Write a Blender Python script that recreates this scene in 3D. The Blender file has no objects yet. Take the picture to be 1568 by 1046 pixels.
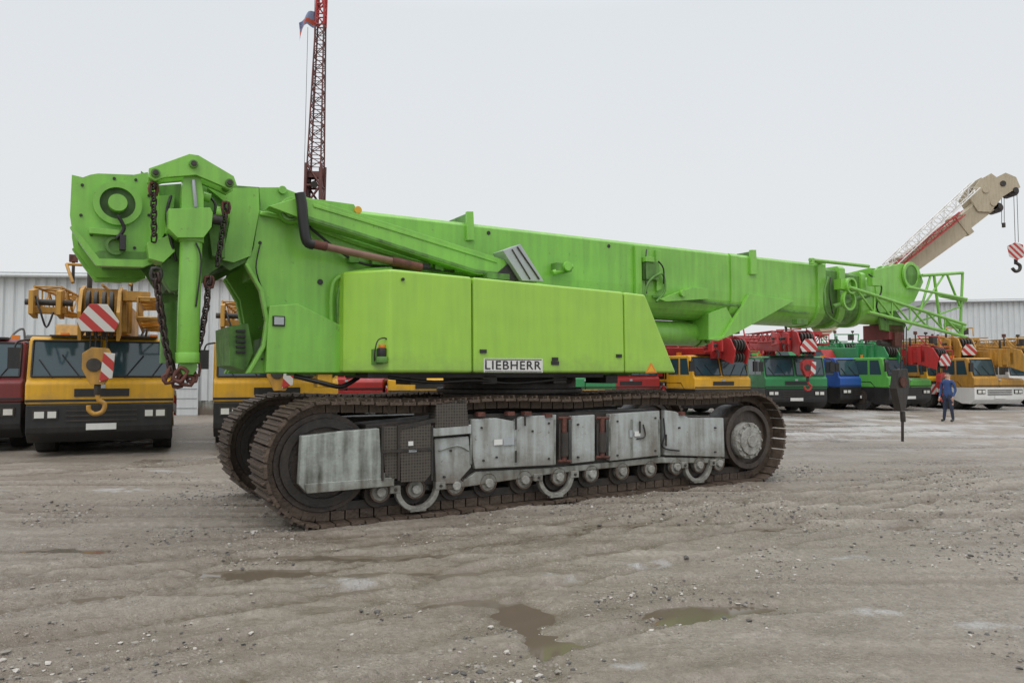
import bpy, math, random
import numpy as np
from mathutils import Vector, Matrix
random.seed(3); rng=np.random.default_rng(5)
scene=bpy.context.scene
# ---------------------------------------------------------------- measuring helpers
F=1120.0; CX=784.0; CY=523.0; HZ=573.0; H=1.7
TH=math.atan((HZ-CY)/F)
ANG=math.radians(30.3)
O=Vector((-2.38,7.97)); U=Vector((math.cos(ANG),math.sin(ANG))); V=Vector((-math.sin(ANG),math.cos(ANG)))
def S(px,py,w):
    """station s and height z (metres) of a point of the machine lying in its vertical plane w"""
    a=(px-CX)/F; b=(CY-py)/F
    d=Vector((a, math.cos(TH)-b*math.sin(TH), math.sin(TH)+b*math.cos(TH)))
    t=(w+O.dot(V))/(d.x*V.x+d.y*V.y)
    p=d*t
    return ((Vector((p.x,p.y))-O).dot(U), H+p.z)
def P(px,py,w):
    s,z=S(px,py,w); return Vector((s,w,z))
def G(px,py):
    D=H*F/(py-HZ); return ((px-CX)/F*D, D)
def Wd(px,py,D):
    return Vector(((px-CX)/F*D, D, H+(HZ-py)/F*D))
# ---------------------------------------------------------------- materials
def newmat(name):
    m=bpy.data.materials.new(name); m.use_nodes=True
    return m, m.node_tree.nodes, m.node_tree.links, m.node_tree.nodes['Principled BSDF']
def paint(name,col,rough=.4,dirt=.3,dcol=(.12,.10,.08),metal=0,scale=2.0,coat=0,bump=0.0,streak=.5,mud=None,wave=0,chips=0,lo=.42,hi=.68):
    m,n,l,b=newmat(name)
    tc=n.new('ShaderNodeTexCoord')
    n1=n.new('ShaderNodeTexNoise'); n1.inputs['Scale'].default_value=scale; n1.inputs['Detail'].default_value=8; n1.inputs['Roughness'].default_value=.65
    l.new(tc.outputs['Object'],n1.inputs['Vector'])
    mp=n.new('ShaderNodeMapping'); mp.inputs['Scale'].default_value=(9,9,.9); l.new(tc.outputs['Object'],mp.inputs['Vector'])
    n2=n.new('ShaderNodeTexNoise'); n2.inputs['Scale'].default_value=1.2; n2.inputs['Detail'].default_value=6; l.new(mp.outputs[0],n2.inputs['Vector'])
    mx=n.new('ShaderNodeMix'); mx.inputs[0].default_value=streak; l.new(n1.outputs['Fac'],mx.inputs[2]); l.new(n2.outputs['Fac'],mx.inputs[3])
    mr=n.new('ShaderNodeMapRange'); mr.inputs[1].default_value=lo; mr.inputs[2].default_value=hi; mr.inputs[4].default_value=dirt
    l.new(mx.outputs[0],mr.inputs[0]); fac=mr.outputs[0]
    cm=n.new('ShaderNodeMix'); cm.data_type='RGBA'; cm.inputs[6].default_value=(*col,1); cm.inputs[7].default_value=(*dcol,1)
    l.new(fac,cm.inputs[0]); out=cm.outputs[2]
    if chips:
        nc=n.new('ShaderNodeTexNoise'); nc.inputs['Scale'].default_value=11; nc.inputs['Detail'].default_value=9; nc.inputs['Roughness'].default_value=.75; l.new(tc.outputs['Object'],nc.inputs['Vector'])
        rc=n.new('ShaderNodeMapRange'); rc.inputs[1].default_value=.62; rc.inputs[2].default_value=.67; rc.inputs[4].default_value=chips; l.new(nc.outputs['Fac'],rc.inputs[0])
        c2=n.new('ShaderNodeMix'); c2.data_type='RGBA'; c2.inputs[7].default_value=(.09,.055,.035,1); l.new(rc.outputs[0],c2.inputs[0]); l.new(out,c2.inputs[6]); out=c2.outputs[2]
    if mud:
        z0,z1,mc=mud      # caked below z0, splashes up to z1
        sp=n.new('ShaderNodeSeparateXYZ'); l.new(tc.outputs['Object'],sp.inputs[0])
        nm=n.new('ShaderNodeTexNoise'); nm.inputs['Scale'].default_value=5; nm.inputs['Detail'].default_value=9; nm.inputs['Roughness'].default_value=.7; l.new(tc.outputs['Object'],nm.inputs['Vector'])
        ad=n.new('ShaderNodeMath'); ad.operation='MULTIPLY_ADD'; ad.inputs[1].default_value=1.6*(z1-z0); l.new(nm.outputs['Fac'],ad.inputs[0]); l.new(sp.outputs['Z'],ad.inputs[2])
        k=.8*(z1-z0)
        rz=n.new('ShaderNodeMapRange'); rz.inputs[1].default_value=z0+k; rz.inputs[2].default_value=z1+k; rz.inputs[3].default_value=.93; rz.inputs[4].default_value=0; l.new(ad.outputs[0],rz.inputs[0])
        c3=n.new('ShaderNodeMix'); c3.data_type='RGBA'; c3.inputs[7].default_value=(*mc,1); l.new(rz.outputs[0],c3.inputs[0]); l.new(out,c3.inputs[6]); out=c3.outputs[2]
    l.new(out,b.inputs['Base Color'])
    rr=n.new('ShaderNodeMapRange'); rr.inputs[1].default_value=.3; rr.inputs[2].default_value=.7; rr.inputs[3].default_value=rough*.75; rr.inputs[4].default_value=min(1,rough*1.3)
    l.new(n1.outputs['Fac'],rr.inputs[0]); l.new(rr.outputs[0],b.inputs['Roughness'])
    b.inputs['Metallic'].default_value=metal
    if coat: b.inputs['Coat Weight'].default_value=coat; b.inputs['Coat Roughness'].default_value=.12
    if bump or wave:
        n3=n.new('ShaderNodeTexNoise'); n3.inputs['Scale'].default_value=25 if bump else 2.2; n3.inputs['Detail'].default_value=5 if bump else 1; l.new(tc.outputs['Object'],n3.inputs['Vector'])
        bp=n.new('ShaderNodeBump'); bp.inputs['Strength'].default_value=bump or wave; bp.inputs['Distance'].default_value=.02
        l.new(n3.outputs['Fac'],bp.inputs['Height']); l.new(bp.outputs[0],b.inputs['Normal'])
        if coat: l.new(bp.outputs[0],b.inputs['Coat Normal'])
    return m
MUDC=(.125,.098,.072)
GREEN=paint('green_paint',(.215,.52,.065),.42,.55,(.105,.25,.05),coat=.35,wave=.5,chips=.45,scale=1.3)
GREENY=paint('housing_paint',(.315,.575,.05),.36,.38,(.19,.37,.06),coat=.45,streak=.6,wave=.6,mud=(1.45,1.95,(.20,.30,.07)))
GREEND=paint('green_paint_dirt_shade',(.12,.29,.05),.55,.8,(.04,.06,.03),scale=4,chips=.7)  # dirty fittings; also the painted shade under the stay beam
GSHADE=paint('green_inner_shade_grime',(.055,.12,.03),.65,.8,(.02,.025,.015),scale=4)  # shade between the plates put into a darker green, plus grime noise
PALE=paint('track_frame_paint',(.41,.44,.43),.5,.9,(.14,.12,.09),scale=2.8,bump=.25,streak=.6,mud=(.30,.72,MUDC),chips=.85,lo=.44,hi=.72)
PALED=paint('track_cover_paint',(.38,.41,.38),.55,1.0,(.07,.07,.055),scale=4.5,bump=.3,streak=.6,mud=(.22,.60,MUDC),chips=.8,lo=.40,hi=.66)
CAPM=paint('bearing_cap_paint',(.28,.28,.25),.6,1.0,(.08,.065,.05),scale=6,bump=.5,streak=.2)
TRACK=paint('track_steel',(.075,.053,.040),.6,.85,(.16,.12,.088),metal=.25,scale=5,bump=.8,streak=.2)
DARK=paint('dark_steel',(.025,.023,.021),.5,.6,(.08,.06,.045),scale=4,bump=.3)
DRUM=paint('drive_drum',(.035,.028,.024),.45,.7,(.11,.08,.06),scale=3,bump=.4)
BLACK=paint('black_plastic',(.015,.015,.016),.4,.3,(.06,.055,.05))
RUBBER=paint('rubber',(.02,.02,.02),.8,.6,(.10,.09,.075),scale=5)
RUST=paint('rusty_steel',(.15,.055,.04),.7,.7,(.05,.03,.025),scale=9,bump=.6,metal=.2)
CHAIN=paint('chain_steel',(.05,.04,.04),.5,.6,(.13,.07,.05),scale=12,metal=.6)
BROWN=paint('brown_rod',(.22,.12,.09),.5,.5,(.10,.05,.04),scale=6)
SILVER=paint('galvanised',(.42,.45,.47),.45,.35,(.25,.26,.27),metal=.2)
HUB=paint('hub_mud',(.36,.36,.33),.7,.8,(.12,.10,.08),scale=7,bump=1)
RED=paint('red_paint',(.42,.025,.025),.45,.5,(.10,.035,.03))
DRED=paint('dark_red_paint',(.20,.03,.03),.45,.5,(.07,.03,.03))
REDB=paint('tower_red',(.13,.045,.038),.6,.4,(.07,.05,.05))
YEL=paint('yellow_paint',(.72,.39,.02),.42,.45,(.33,.20,.05),mud=(.9,1.3,(.3,.2,.08)))
YELO=paint('ochre_paint',(.50,.26,.04),.5,.7,(.17,.11,.05))
BEIGE=paint('beige_paint',(.44,.38,.27),.5,.5,(.26,.22,.16))
WHITE=paint('white_paint',(.72,.72,.70),.45,.25,(.45,.43,.40))
BLUE=paint('blue_paint',(.02,.09,.36),.45,.4,(.05,.08,.16))
GRN2=paint('dark_green_paint',(.03,.24,.08),.45,.4,(.04,.11,.05))
GRN3=paint('mid_green_paint',(.10,.38,.06),.45,.4,(.06,.18,.05))
BLUEG=paint('blue_grey_cladding',(.60,.63,.64),.6,.45,(.42,.44,.44),scale=.5)
ROOF=paint('roof_sheet',(.40,.42,.43),.6,.4,(.28,.28,.28),scale=.4)
LAMP=paint('lamp_glass',(.7,.7,.65),.15,.2,(.4,.4,.4))
ORANGE=paint('beacon_orange',(.7,.22,.02),.3,.1)
STONE=paint('stone',(.30,.275,.24),.8,.9,(.10,.09,.08),scale=2.5,streak=0)
BARK=paint('bark',(.13,.11,.10),.9,.4,(.2,.19,.18))
SKIN=paint('skin',(.50,.30,.22),.6,.1); HAIR=paint('hair',(.04,.03,.02),.7,.1)
JACKET=paint('blue_jacket',(.03,.07,.20),.8,.4,(.02,.03,.07)); TROUS=paint('dark_trousers',(.02,.03,.06),.85,.4,(.05,.05,.06))
SLUSH=(.60,.61,.62)
m,n,l,b=newmat('cab_glass'); b.inputs['Base Color'].default_value=(.03,.065,.08,1); b.inputs['Roughness'].default_value=.08; b.inputs['Specular IOR Level'].default_value=.8; GLASS=m
def stripes(name,a,bcol,k=4.0):
    m,n,l,b=newmat(name)
    tc=n.new('ShaderNodeTexCoord'); w=n.new('ShaderNodeTexWave'); w.wave_type='BANDS'; w.bands_direction='DIAGONAL'; w.inputs['Scale'].default_value=k
    l.new(tc.outputs['Object'],w.inputs['Vector']); r=n.new('ShaderNodeValToRGB'); r.color_ramp.interpolation='CONSTANT'
    r.color_ramp.elements[0].color=(*a,1); r.color_ramp.elements[1].color=(*bcol,1); r.color_ramp.elements[1].position=.5
    l.new(w.outputs['Fac'],r.inputs[0]); l.new(r.outputs[0],b.inputs['Base Color']); b.inputs['Roughness'].default_value=.5
    return m
STRIPE=stripes('warning_stripes',(.42,.035,.03),(.55,.53,.50),1.6)
m,n,l,b=newmat('mesh_grille')
tc=n.new('ShaderNodeTexCoord'); br=n.new('ShaderNodeTexBrick'); mp=n.new('ShaderNodeMapping'); mp.inputs['Rotation'].default_value=(math.pi/2,0,0)
l.new(tc.outputs['Object'],mp.inputs[0]); l.new(mp.outputs[0],br.inputs[0])
br.inputs['Scale'].default_value=1; br.offset=0; br.inputs['Brick Width'].default_value=.035; br.inputs['Row Height'].default_value=.035; br.inputs['Mortar Size'].default_value=.005
br.inputs['Color1'].default_value=(.03,.027,.023,1); br.inputs['Color2'].default_value=(.055,.047,.038,1); br.inputs['Mortar'].default_value=(.095,.08,.065,1)
l.new(br.outputs[0],b.inputs['Base Color']); GRILLE=m
# ---------------------------------------------------------------- mesh builder
class MB:
    def __init__(s): s.v=[]; s.f=[]; s.mi=[]; s.mats=[]; s.sm=[]
    def mid(s,m):
        if m not in s.mats: s.mats.append(m)
        return s.mats.index(m)
    def add(s,vs,fs,m,smooth=False):
        o=len(s.v); s.v+= [tuple(x) for x in vs]; k=s.mid(m)
        for f in fs: s.f.append(tuple(i+o for i in f)); s.mi.append(k); s.sm.append(smooth)
    def box(s,c,sz,m,M=None):
        x,y,z=[a/2 for a in sz]
        vs=[Vector(p) for p in [(-x,-y,-z),(x,-y,-z),(x,y,-z),(-x,y,-z),(-x,-y,z),(x,-y,z),(x,y,z),(-x,y,z)]]
        if M is not None: vs=[M@p for p in vs]
        c=Vector(c); s.add([p+c for p in vs],[(0,3,2,1),(4,5,6,7),(0,1,5,4),(1,2,6,5),(2,3,7,6),(3,0,4,7)],m)
    def rings(s,rs,m,smooth=True,cap=True):
        n=len(rs[0]); vs=[p for r in rs for p in r]; fs=[]
        for k in range(len(rs)-1):
            for i in range(n):
                j=(i+1)%n; fs.append((k*n+i,k*n+j,(k+1)*n+j,(k+1)*n+i))
        s.add(vs,fs,m,smooth)
        if cap:
            s.add(rs[0],[tuple(range(n))[::-1]],m); s.add(rs[-1],[tuple(range(n))],m)
    def prism(s,poly,w0,w1,m):      # poly in (s,z), along local y
        s.rings([[(a,w0,b) for a,b in poly],[(a,w1,b) for a,b in poly]],m,False)
    def prismx(s,poly,x0,x1,m):     # poly in (y,z), along x
        s.rings([[(x0,a,b) for a,b in poly],[(x1,a,b) for a,b in poly]],m,False)
    def pp(s,pix,w0,w1,m,mirror=False):
        poly=[S(a,b,w0) for a,b in pix]; s.prism(poly,w0,w1,m)
        if mirror: s.prism(poly,3.02-w1,3.02-w0,m)
    def tube(s,p0,p1,r0,m,r1=None,n=12):
        p0=Vector(p0);p1=Vector(p1); r1=r0 if r1 is None else r1
        d=(p1-p0).normalized(); a=d.orthogonal().normalized(); b=d.cross(a)
        rs=[]
        for p,r in((p0,r0),(p1,r1)): rs.append([p+(a*math.cos(t)+b*math.sin(t))*r for t in [2*math.pi*i/n for i in range(n)]])
        s.rings(rs,m)
    def path(s,pts,r,m,n=8):
        pts=[Vector(p) for p in pts]
        if len(pts)>2:   # smooth through the points
            q=[]; k=4
            for i in range(len(pts)-1):
                a,b,c,d=pts[max(i-1,0)],pts[i],pts[i+1],pts[min(i+2,len(pts)-1)]
                for j in range(k):
                    t=j/k; q.append(.5*((2*b)+(c-a)*t+(2*a-5*b+4*c-d)*t*t+(3*b-a-3*c+d)*t**3))
            pts=q+[pts[-1]]
        rs=[]; a=None
        for i,p in enumerate(pts):
            d=(pts[min(i+1,len(pts)-1)]-pts[max(i-1,0)]).normalized()
            if a is None: a=d.orthogonal().normalized()
            else: a=(a-d*a.dot(d)).normalized()
            b=d.cross(a); rs.append([p+(a*math.cos(t)+b*math.sin(t))*r for t in [2*math.pi*k/n for k in range(n)]])
        s.rings(rs,m)
    def disc(s,c,r,w0,w1,m,n=28):   # cylinder with axis along local y ; c=(s,z)
        s.tube((c[0],w0,c[1]),(c[0],w1,c[1]),r,m,n=n)
    def ring(s,c,ro,ri,w0,w1,m,n=28,a0=0,a1=2*math.pi):
        full=abs(a1-a0-2*math.pi)<1e-6; rs=[]
        for i in range(n+1):
            t=a0+(a1-a0)*i/n; co,si=math.cos(t),math.sin(t)
            rs.append([(c[0]+co*ro,w0,c[1]+si*ro),(c[0]+co*ro,w1,c[1]+si*ro),(c[0]+co*ri,w1,c[1]+si*ri),(c[0]+co*ri,w0,c[1]+si*ri)])
        s.rings(rs,m,False,not full)
    def link(s,c,t,nrm,L,Wd_,r,m):
        t=Vector(t).normalized(); nrm=Vector(nrm); b=(nrm-t*nrm.dot(t)).normalized(); q=t.cross(b); rs=[]
        for i in range(12):
            a=2*math.pi*i/12; x=math.cos(a)*L/2; y=math.sin(a)*Wd_/2
            if abs(math.cos(a))<.9: y=math.copysign(Wd_/2*max(abs(math.sin(a)),.85),math.sin(a))
            pc=Vector(c)+t*x+b*y; rd=(t*math.cos(a)+b*math.sin(a))
            rs.append([pc+(rd*math.cos(k)+q*math.sin(k))*r for k in [2*math.pi*j/6 for j in range(6)]])
        rs.append(rs[0]); s.rings(rs,m,True,False)
    def chain(s,pts,pitch,m,r=.013):
        pts=[Vector(p) for p in pts]; k=0; carry=0
        for a,b in zip(pts[:-1],pts[1:]):
            L=(b-a).length; d=(b-a)/L; x=carry
            while x<L:
                nv=Vector((1,.5,0)) if k%2 else Vector((-.5,1,0))
                s.link(a+d*x,d+Vector((random.uniform(-.15,.15),random.uniform(-.15,.15),0)),nv,pitch*1.55,pitch*.95,r,m); x+=pitch; k+=1
            carry=x-L
    def lattice(s,p0,p1,w0,w1,bays,r,m,up=(0,0,1),rd=None):
        p0=Vector(p0);p1=Vector(p1); d=(p1-p0).normalized(); a=d.cross(Vector(up)).normalized(); b=a.cross(d); rd=rd or r*.6
        def q(i,j,k):
            t=k/bays; w=w0+(w1-w0)*t; return p0+(p1-p0)*t+a*i*w/2+b*j*w/2
        cs=[(-1,-1),(1,-1),(1,1),(-1,1)]
        for c in cs: s.tube(q(*c,0),q(*c,bays),r,m,n=6)
        for k in range(bays):
            for e in range(4):
                c0,c1=cs[e],cs[(e+1)%4]
                if k%2: c0,c1=c1,c0
                s.tube(q(*c0,k),q(*c1,k+1),rd,m,n=5); s.tube(q(*c0,k),q(*c1,k),rd,m,n=5)
    def build(s,name,parent=None,bevel=0,seg=2):
        me=bpy.data.meshes.new(name); me.from_pydata(s.v,[],s.f)
        for m in s.mats: me.materials.append(m)
        me.polygons.foreach_set('material_index',s.mi); me.polygons.foreach_set('use_smooth',s.sm)
        import bmesh
        bm=bmesh.new(); bm.from_mesh(me); bmesh.ops.remove_doubles(bm,verts=bm.verts,dist=1e-5) if bevel else None
        bmesh.ops.recalc_face_normals(bm,faces=bm.faces); bm.to_mesh(me); bm.free()
        o=bpy.data.objects.new(name,me); scene.collection.objects.link(o)
        if parent: o.parent=parent
        if bevel:
            md=o.modifiers.new('bevel','BEVEL'); md.width=bevel; md.segments=seg; md.limit_method='ANGLE'; md.angle_limit=math.radians(40); md.use_clamp_overlap=True
        return o
def empty(name,loc=(0,0,0),rot=0):
    e=bpy.data.objects.new(name,None); e.location=loc; e.rotation_euler=(0,0,rot); scene.collection.objects.link(e); return e
# ================================================================= CRAWLER CRANE
crane=empty('telescopic_crawler_crane',(O.x,O.y,0),ANG)
R=.68; ZC=.70; SL=.40; SR=7.22
def loop(r,step):
    L=SR-SL; per=2*L+2*math.pi*r; n=int(per/step); out=[]
    for i in range(n):
        d=per*i/n
        if d<L: out.append((SL+d,ZC-r,0.0))
        elif d<L+math.pi*r:
            a=(d-L)/r; out.append((SR+r*math.sin(a),ZC-r*math.cos(a),a))
        elif d<2*L+math.pi*r:
            x=d-L-math.pi*r; sg=.03*math.sin(math.pi*3*x/L)**2; out.append((SR-x,ZC+r-sg,math.pi))
        else:
            a=(d-2*L-math.pi*r)/r; out.append((SL-r*math.sin(a),ZC+r*math.cos(a),math.pi+a))
    return out
def make_track(w0,w1,name):
    m=MB(); wc=(w0+w1)/2
    for (s,z,a) in loop(R,.172):
        a+=random.uniform(-.02,.02)
        M=Matrix.Rotation(-a,3,'Y')
        j=random.uniform(-.006,.006)
        nrm=M@Vector((0,0,-1))
        m.box(Vector((s,wc,z))+nrm*(-.0+j),(.150,w1-w0,.035),TRACK,M)
        m.box(Vector((s,wc,z))+nrm*.030+M@Vector((-.05,0,0)),(.024,w1-w0-.01,.042),TRACK,M)
        m.box(Vector((s,wc,z))+nrm*.026+M@Vector((.02,0,0)),(.018,w1-w0-.01,.026),TRACK,M)
        m.box(Vector((s,wc-.13,z))-nrm*.07,(.155,.05,.10),TRACK,M)
        m.box(Vector((s,wc+.13,z))-nrm*.07,(.155,.05,.10),TRACK,M)
    return m.build(name,crane)
make_track(0,.74,'near_track_shoes'); make_track(2.3,3.04,'far_track_shoes')
for w0,nm in((.0,'near'),(2.3,'far')):
    m=MB()
    m.disc((SR-.05,ZC),.50,w0+.16,w0+.58,DRUM,40); m.disc((SL,ZC),.56,w0+.2,w0+.54,DRUM,40); m.ring((SL,ZC),.50,.40,w0+.16,w0+.2,DARK)
    hc=S(1150,675,.0) if nm=='near' else (SR,ZC)
    m.ring((SR-.05,ZC),.50,.42,w0+.10,w0+.16,DRUM,40)
    m.disc(hc,.29,w0+.03,w0+.16,HUB,14); m.disc(hc,.22,w0-.01,w0+.03,HUB,12); m.disc(hc,.10,w0-.04,w0-.01,HUB,8)
    for i in range(12):
        a=i*math.pi/6; m.disc((hc[0]+.255*math.cos(a),hc[1]+.255*math.sin(a)),.022,w0+.0,w0+.03,HUB,6)
    m.build(nm+'_drive_and_idler',crane,.006)
m=MB()
m.pp([(560,650),(720,634),(1012,628),(1030,636),(1118,640),(1118,702),(930,710),(850,720),(690,740),(560,748)],.14,.60,DARK)
m.pp([(665,672),(718,668),(722,715),(700,740),(668,742)],.05,.14,PALE)
m.pp([(722,642),(760,640),(788,645),(800,638),(852,635),(851,712),(728,718),(724,700)],.04,.14,PALE)
m.pp([(876,637),(911,635),(911,706),(876,710)],.05,.14,PALE)
m.pp([(934,634),(1010,629),(1012,697),(934,706)],.04,.14,PALE)
m.pp([(1018,628),(1034,630),(1056,640),(1108,640),(1110,700),(1018,697)],.05,.14,PALE)
m.pp([(668,742),(702,741),(730,722),(850,716),(1012,700),(1110,702),(1110,709),(1010,709),(850,725),(690,749),(668,751)],.08,.16,PALED)
m.pp([(660,656),(722,650),(722,664),(662,669)],-.0,.12,PALE)
for px in (722,790,850,934,968,1010): m.pp([(px-1.5,642),(px+1.5,642),(px+1.5,711 if px<900 else 699),(px-1.5,712 if px<900 else 700)],.03,.05,PALED)
m.build('track_frame_side',crane,.012)
m=MB(); m.pp([(462,668),(520,661),(581,656),(583,690),(586,722),(604,733),(604,744),(470,756),(458,742)],.0,.12,PALED)
m.pp([(466,741),(600,731),(604,744),(470,756)],-.015,.0,PALED)
m.build('track_end_cover',crane,.015)
m=MB()
m.pp([(586,654),(609,652),(612,732),(590,735)],.0,.14,GRILLE); m.pp([(612,651),(660,648),(663,722),(650,737),(614,738)],-.02,.14,GRILLE)
m.pp([(668,618),(714,612),(718,652),(666,656)],.0,.2,GRILLE)
for x in(586,611,662): m.pp([(x-1.5,652),(x+1.5,652),(x+1.5,736),(x-1.5,736)],-.03,-.0,DARK)
m.pp([(586,690),(662,685),(662,689),(586,694)],-.035,-.02,DARK)
m.pp([(612,652),(668,640),(668,646),(612,658)],-.03,-.02,DARK)
m.box(P(629,679,-.03),(.06,.01,.05),WHITE); m.box(P(632,690,-.03),(.1,.01,.03),SILVER)
m.build('step_grilles',crane)
m=MB()
for x,y0,y1 in((864,640,706),(922,640,700)):
    m.tube(P(x,y0,.03),P(x,y1,.03),.035,RUST); m.tube(P(x,y0+22,.03),P(x,y1-8,.03),.055,DARK); m.tube(P(x-7,y0+8,.05),P(x-7,y1-2,.05),.02,DARK)
    for yy in(y0,y1): m.tube(P(x-9,yy,.03),P(x+9,yy,.03),.02,RUST)
for x,y in((790,640),(804,634),(980,645),(790,690),(1020,665)):
    m.tube(P(x,y,.01),P(x,y+18,.01),.014,DARK)
for x,y in((735,634),(780,633),(806,633),(838,636),(1042,633)): m.box(P(x,y,.06),(.10,.1,.05),RUST)
m.path([P(1016,640,.02),P(1018,665,.0),P(1015,685,.02),P(1040,690,.02)],.012,BLACK)
m.box(P(763,677,.02),(.12,.01,.07),WHITE); m.box(P(779,676,.025),(.16,.01,.09),SILVER); m.box(P(976,664,.02),(.10,.01,.07),WHITE); m.box(P(966,664,.03),(.05,.01,.1),SILVER)
for x,y in((737,655),(840,648),(740,705),(840,702),(945,645),(1003,640),(945,697),(1003,690),(690,690),(885,650),(885,700),(1040,655),(1095,655),(1095,692),(680,730),(760,700),(815,660)):
    m.disc(S(x,y,.04),.014,.02,.05,DARK,8)
m.path([P(672,690,.04),P(700,682,.03),P(718,690,.04)],.010,PALED); m.path([P(985,650,.03),P(988,668,.02),P(975,672,.03)],.010,DARK)
m.build('track_tension_rams_and_bolts',crane)
m=MB()
zr=.335
for px in(582,636,697,747,802,855,905,952,995,1035,1070,1100):
    s=S(px,745,.1)[0]
    m.disc((s,zr-.03),.165,.17,.56,DARK,24); m.disc((s,zr-.0),.105,.09,.17,CAPM,20); m.disc((s,zr),.055,.04,.09,HUB,14)
    m.ring((s,zr),.125,.10,.08,.10,TRACK,20)
for px in(640,852,1070):
    s=S(px,745,.06)[0]
    m.ring((s,zr+.02),.285,.225,.05,.14,CAPM,14,math.pi*1.05,math.pi*1.95)
    for sg in(-1,1): m.box((s+sg*.29,.09,zr+.02),(.13,.1,.09),CAPM); m.disc((s+sg*.29,zr+.02),.02,.02,.05,DARK,8)
    m.box((s,.09,zr-.24),(.20,.10,.05),CAPM)
m.box(((SL+SR)/2,.35,.19),(SR-SL-.3,.28,.10),DARK)
m.build('track_rollers',crane,.008)
m=MB()
m.box((3.7,1.52,.85),(2.6,1.7,.75),DARK); m.box((2.2,1.52,.75),(.5,1.9,.4),DARK); m.box((5.4,1.52,.75),(.5,1.9,.4),DARK)
m.box((3.8,2.67,.72),(6.2,.4,.7),DARK)
m.tube((3.6,1.52,1.2),(3.6,1.52,1.66),1.0,DARK,n=40); m.tube((3.6,1.52,1.42),(3.6,1.52,1.5),1.1,DARK,n=40)
m.build('carbody_and_slew_ring',crane,.02)
# ---- superstructure lower deck
m=MB()
m.box((2.9,1.51,1.75),(4.9,1.5,.14),GREEND); m.box((2.7,.75,1.70),(3.5,.9,.10),BLACK)
for s in(1.6,2.6,3.7,4.6): m.box((s,.55,1.63),(.22,.5,.12),DARK)
m.path([(1.2,.3,1.66),(1.8,.3,1.60),(2.4,.3,1.62),(3.0,.35,1.58),(3.8,.3,1.64)],.025,BLACK); m.path([(.2,.8,1.68),(.5,.7,1.60),(.75,.7,1.55),(1.0,.8,1.66)],.03,BLACK)
m.box((.55,.8,1.62),(.18,.2,.16),YEL)
m.build('upper_deck',crane,.01)
# ---- engine housing
zb=S(700,571,0)[1]; s1,zt1=S(608,412,0); s2,zt2=S(725,424,0); s3,zt3=S(957,447,0); s4,zt4=S(990,451,0); s5,_=S(1036,572,0)
s0=S(598,570,0)[0]; sc,ztc=S(527,424,.50)
g=.007
def panel(plan_b,plan_t,zb,zts,name,mat=GREENY):
    m=MB(); m.rings([[(a,b,zb) for a,b in plan_b],[(a,b,z) for (a,b),z in zip(plan_t,zts)]],mat,False); return m.build(name,crane,.035,4)
panel([(s0,0),(s2-g,0),(s2-g,1.0),(sc,1.0),(sc,.50)],[(s0,.02),(s2-g,.02),(s2-g,1.0),(sc,1.0),(sc,.52)],zb,[zt1,zt2,zt2+.02,zt1+.0,zt1],'housing_corner_panel')
panel([(s2+g,0),(s3-g,0),(s3-g,1.0),(s2+g,1.0)],[(s2+g,.02),(s3-g,.02),(s3-g,1.0),(s2+g,1.0)],zb,[zt2,zt3,zt3+.02,zt2+.02],'housing_door_panel')
panel([(s3+g,0),(s5,0),(s5,1.0),(s3+g,1.0)],[(s3+g,.02),(s4,.02),(s4,1.0),(s3+g,1.0)],zb,[zt3,zt4,zt4,zt3],'housing_end_panel')
m=MB(); m.box(((s0+s3)/2,.5,(zb+zt3)/2),(s3-s0,.9,zt3-zb-.06),BLACK)
for x,y in((740,538),(850,550),(948,545)): m.box(P(x,y,-.006),(.09,.02,.045),BLACK)
m.box(P(850,556,-.004),(.12,.012,.05),BLACK)
m.disc(S(617,428,0),.02,-.01,.01,BLACK,10)
m.pp([(741,549),(831,549.5),(831,570.5),(741,570)],-.004,.002,WHITE)
m.pp([(742.5,550.0),(829.5,550.5),(829.5,551.6),(742.5,551.1)],-.008,-.004,BLACK);m.pp([(742.5,568.0),(829.5,568.5),(829.5,569.6),(742.5,569.1)],-.008,-.004,BLACK)
t=[S(988,571,0),S(1006,571,0),S(997,555,0)]; m.prism(t,-.003,.003,ORANGE)
t=[S(992,569,0),S(1002,569,0),S(997,560,0)]; m.prism(t,-.006,-.003,YEL)
m.build('housing_latches_and_labels',crane)
cu=bpy.data.curves.new('maker_lettering','FONT'); cu.body='LIEBHERR'; cu.align_x='CENTER'; cu.align_y='CENTER'; cu.size=.18; cu.offset=.0022; cu.space_character=1.12; cu.resolution_u=4; cu.materials.append(BLACK)
to=bpy.data.objects.new('maker_lettering',cu); scene.collection.objects.link(to); to.parent=crane; to.location=P(786,560,-.008); to.rotation_euler=(math.pi/2,0,0); to.scale=(1.0,.86,1)
m=MB()
a=P(580,540,.17); m.tube(a+Vector((0,-.1,-.05)),a+Vector((0,-.1,.05)),.055,BLACK); m.tube(a+Vector((0,-.1,-.12)),a+Vector((0,-.1,-.05)),.075,GREEND); m.tube(a+Vector((0,-.1,.05)),a+Vector((0,-.1,.09)),.04,ORANGE)
m.path([a+Vector((-.08,-.08,-.1)),a+Vector((-.10,-.14,.0)),a+Vector((-.06,-.14,.14)),a+Vector((.05,-.12,.16)),a+Vector((.1,-.1,.04)),a+Vector((.08,-.08,-.12))],.009,DARK)
m.box(a+Vector((0,-.02,-.05)),(.16,.14,.18),GREEND)
a=P(426,492,.68); m.box(a,(.14,.08,.12),BLACK); m.box(a+Vector((0,-.045,0)),(.11,.02,.09),SILVER)
m.build('work_lamps',crane,.008)
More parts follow.
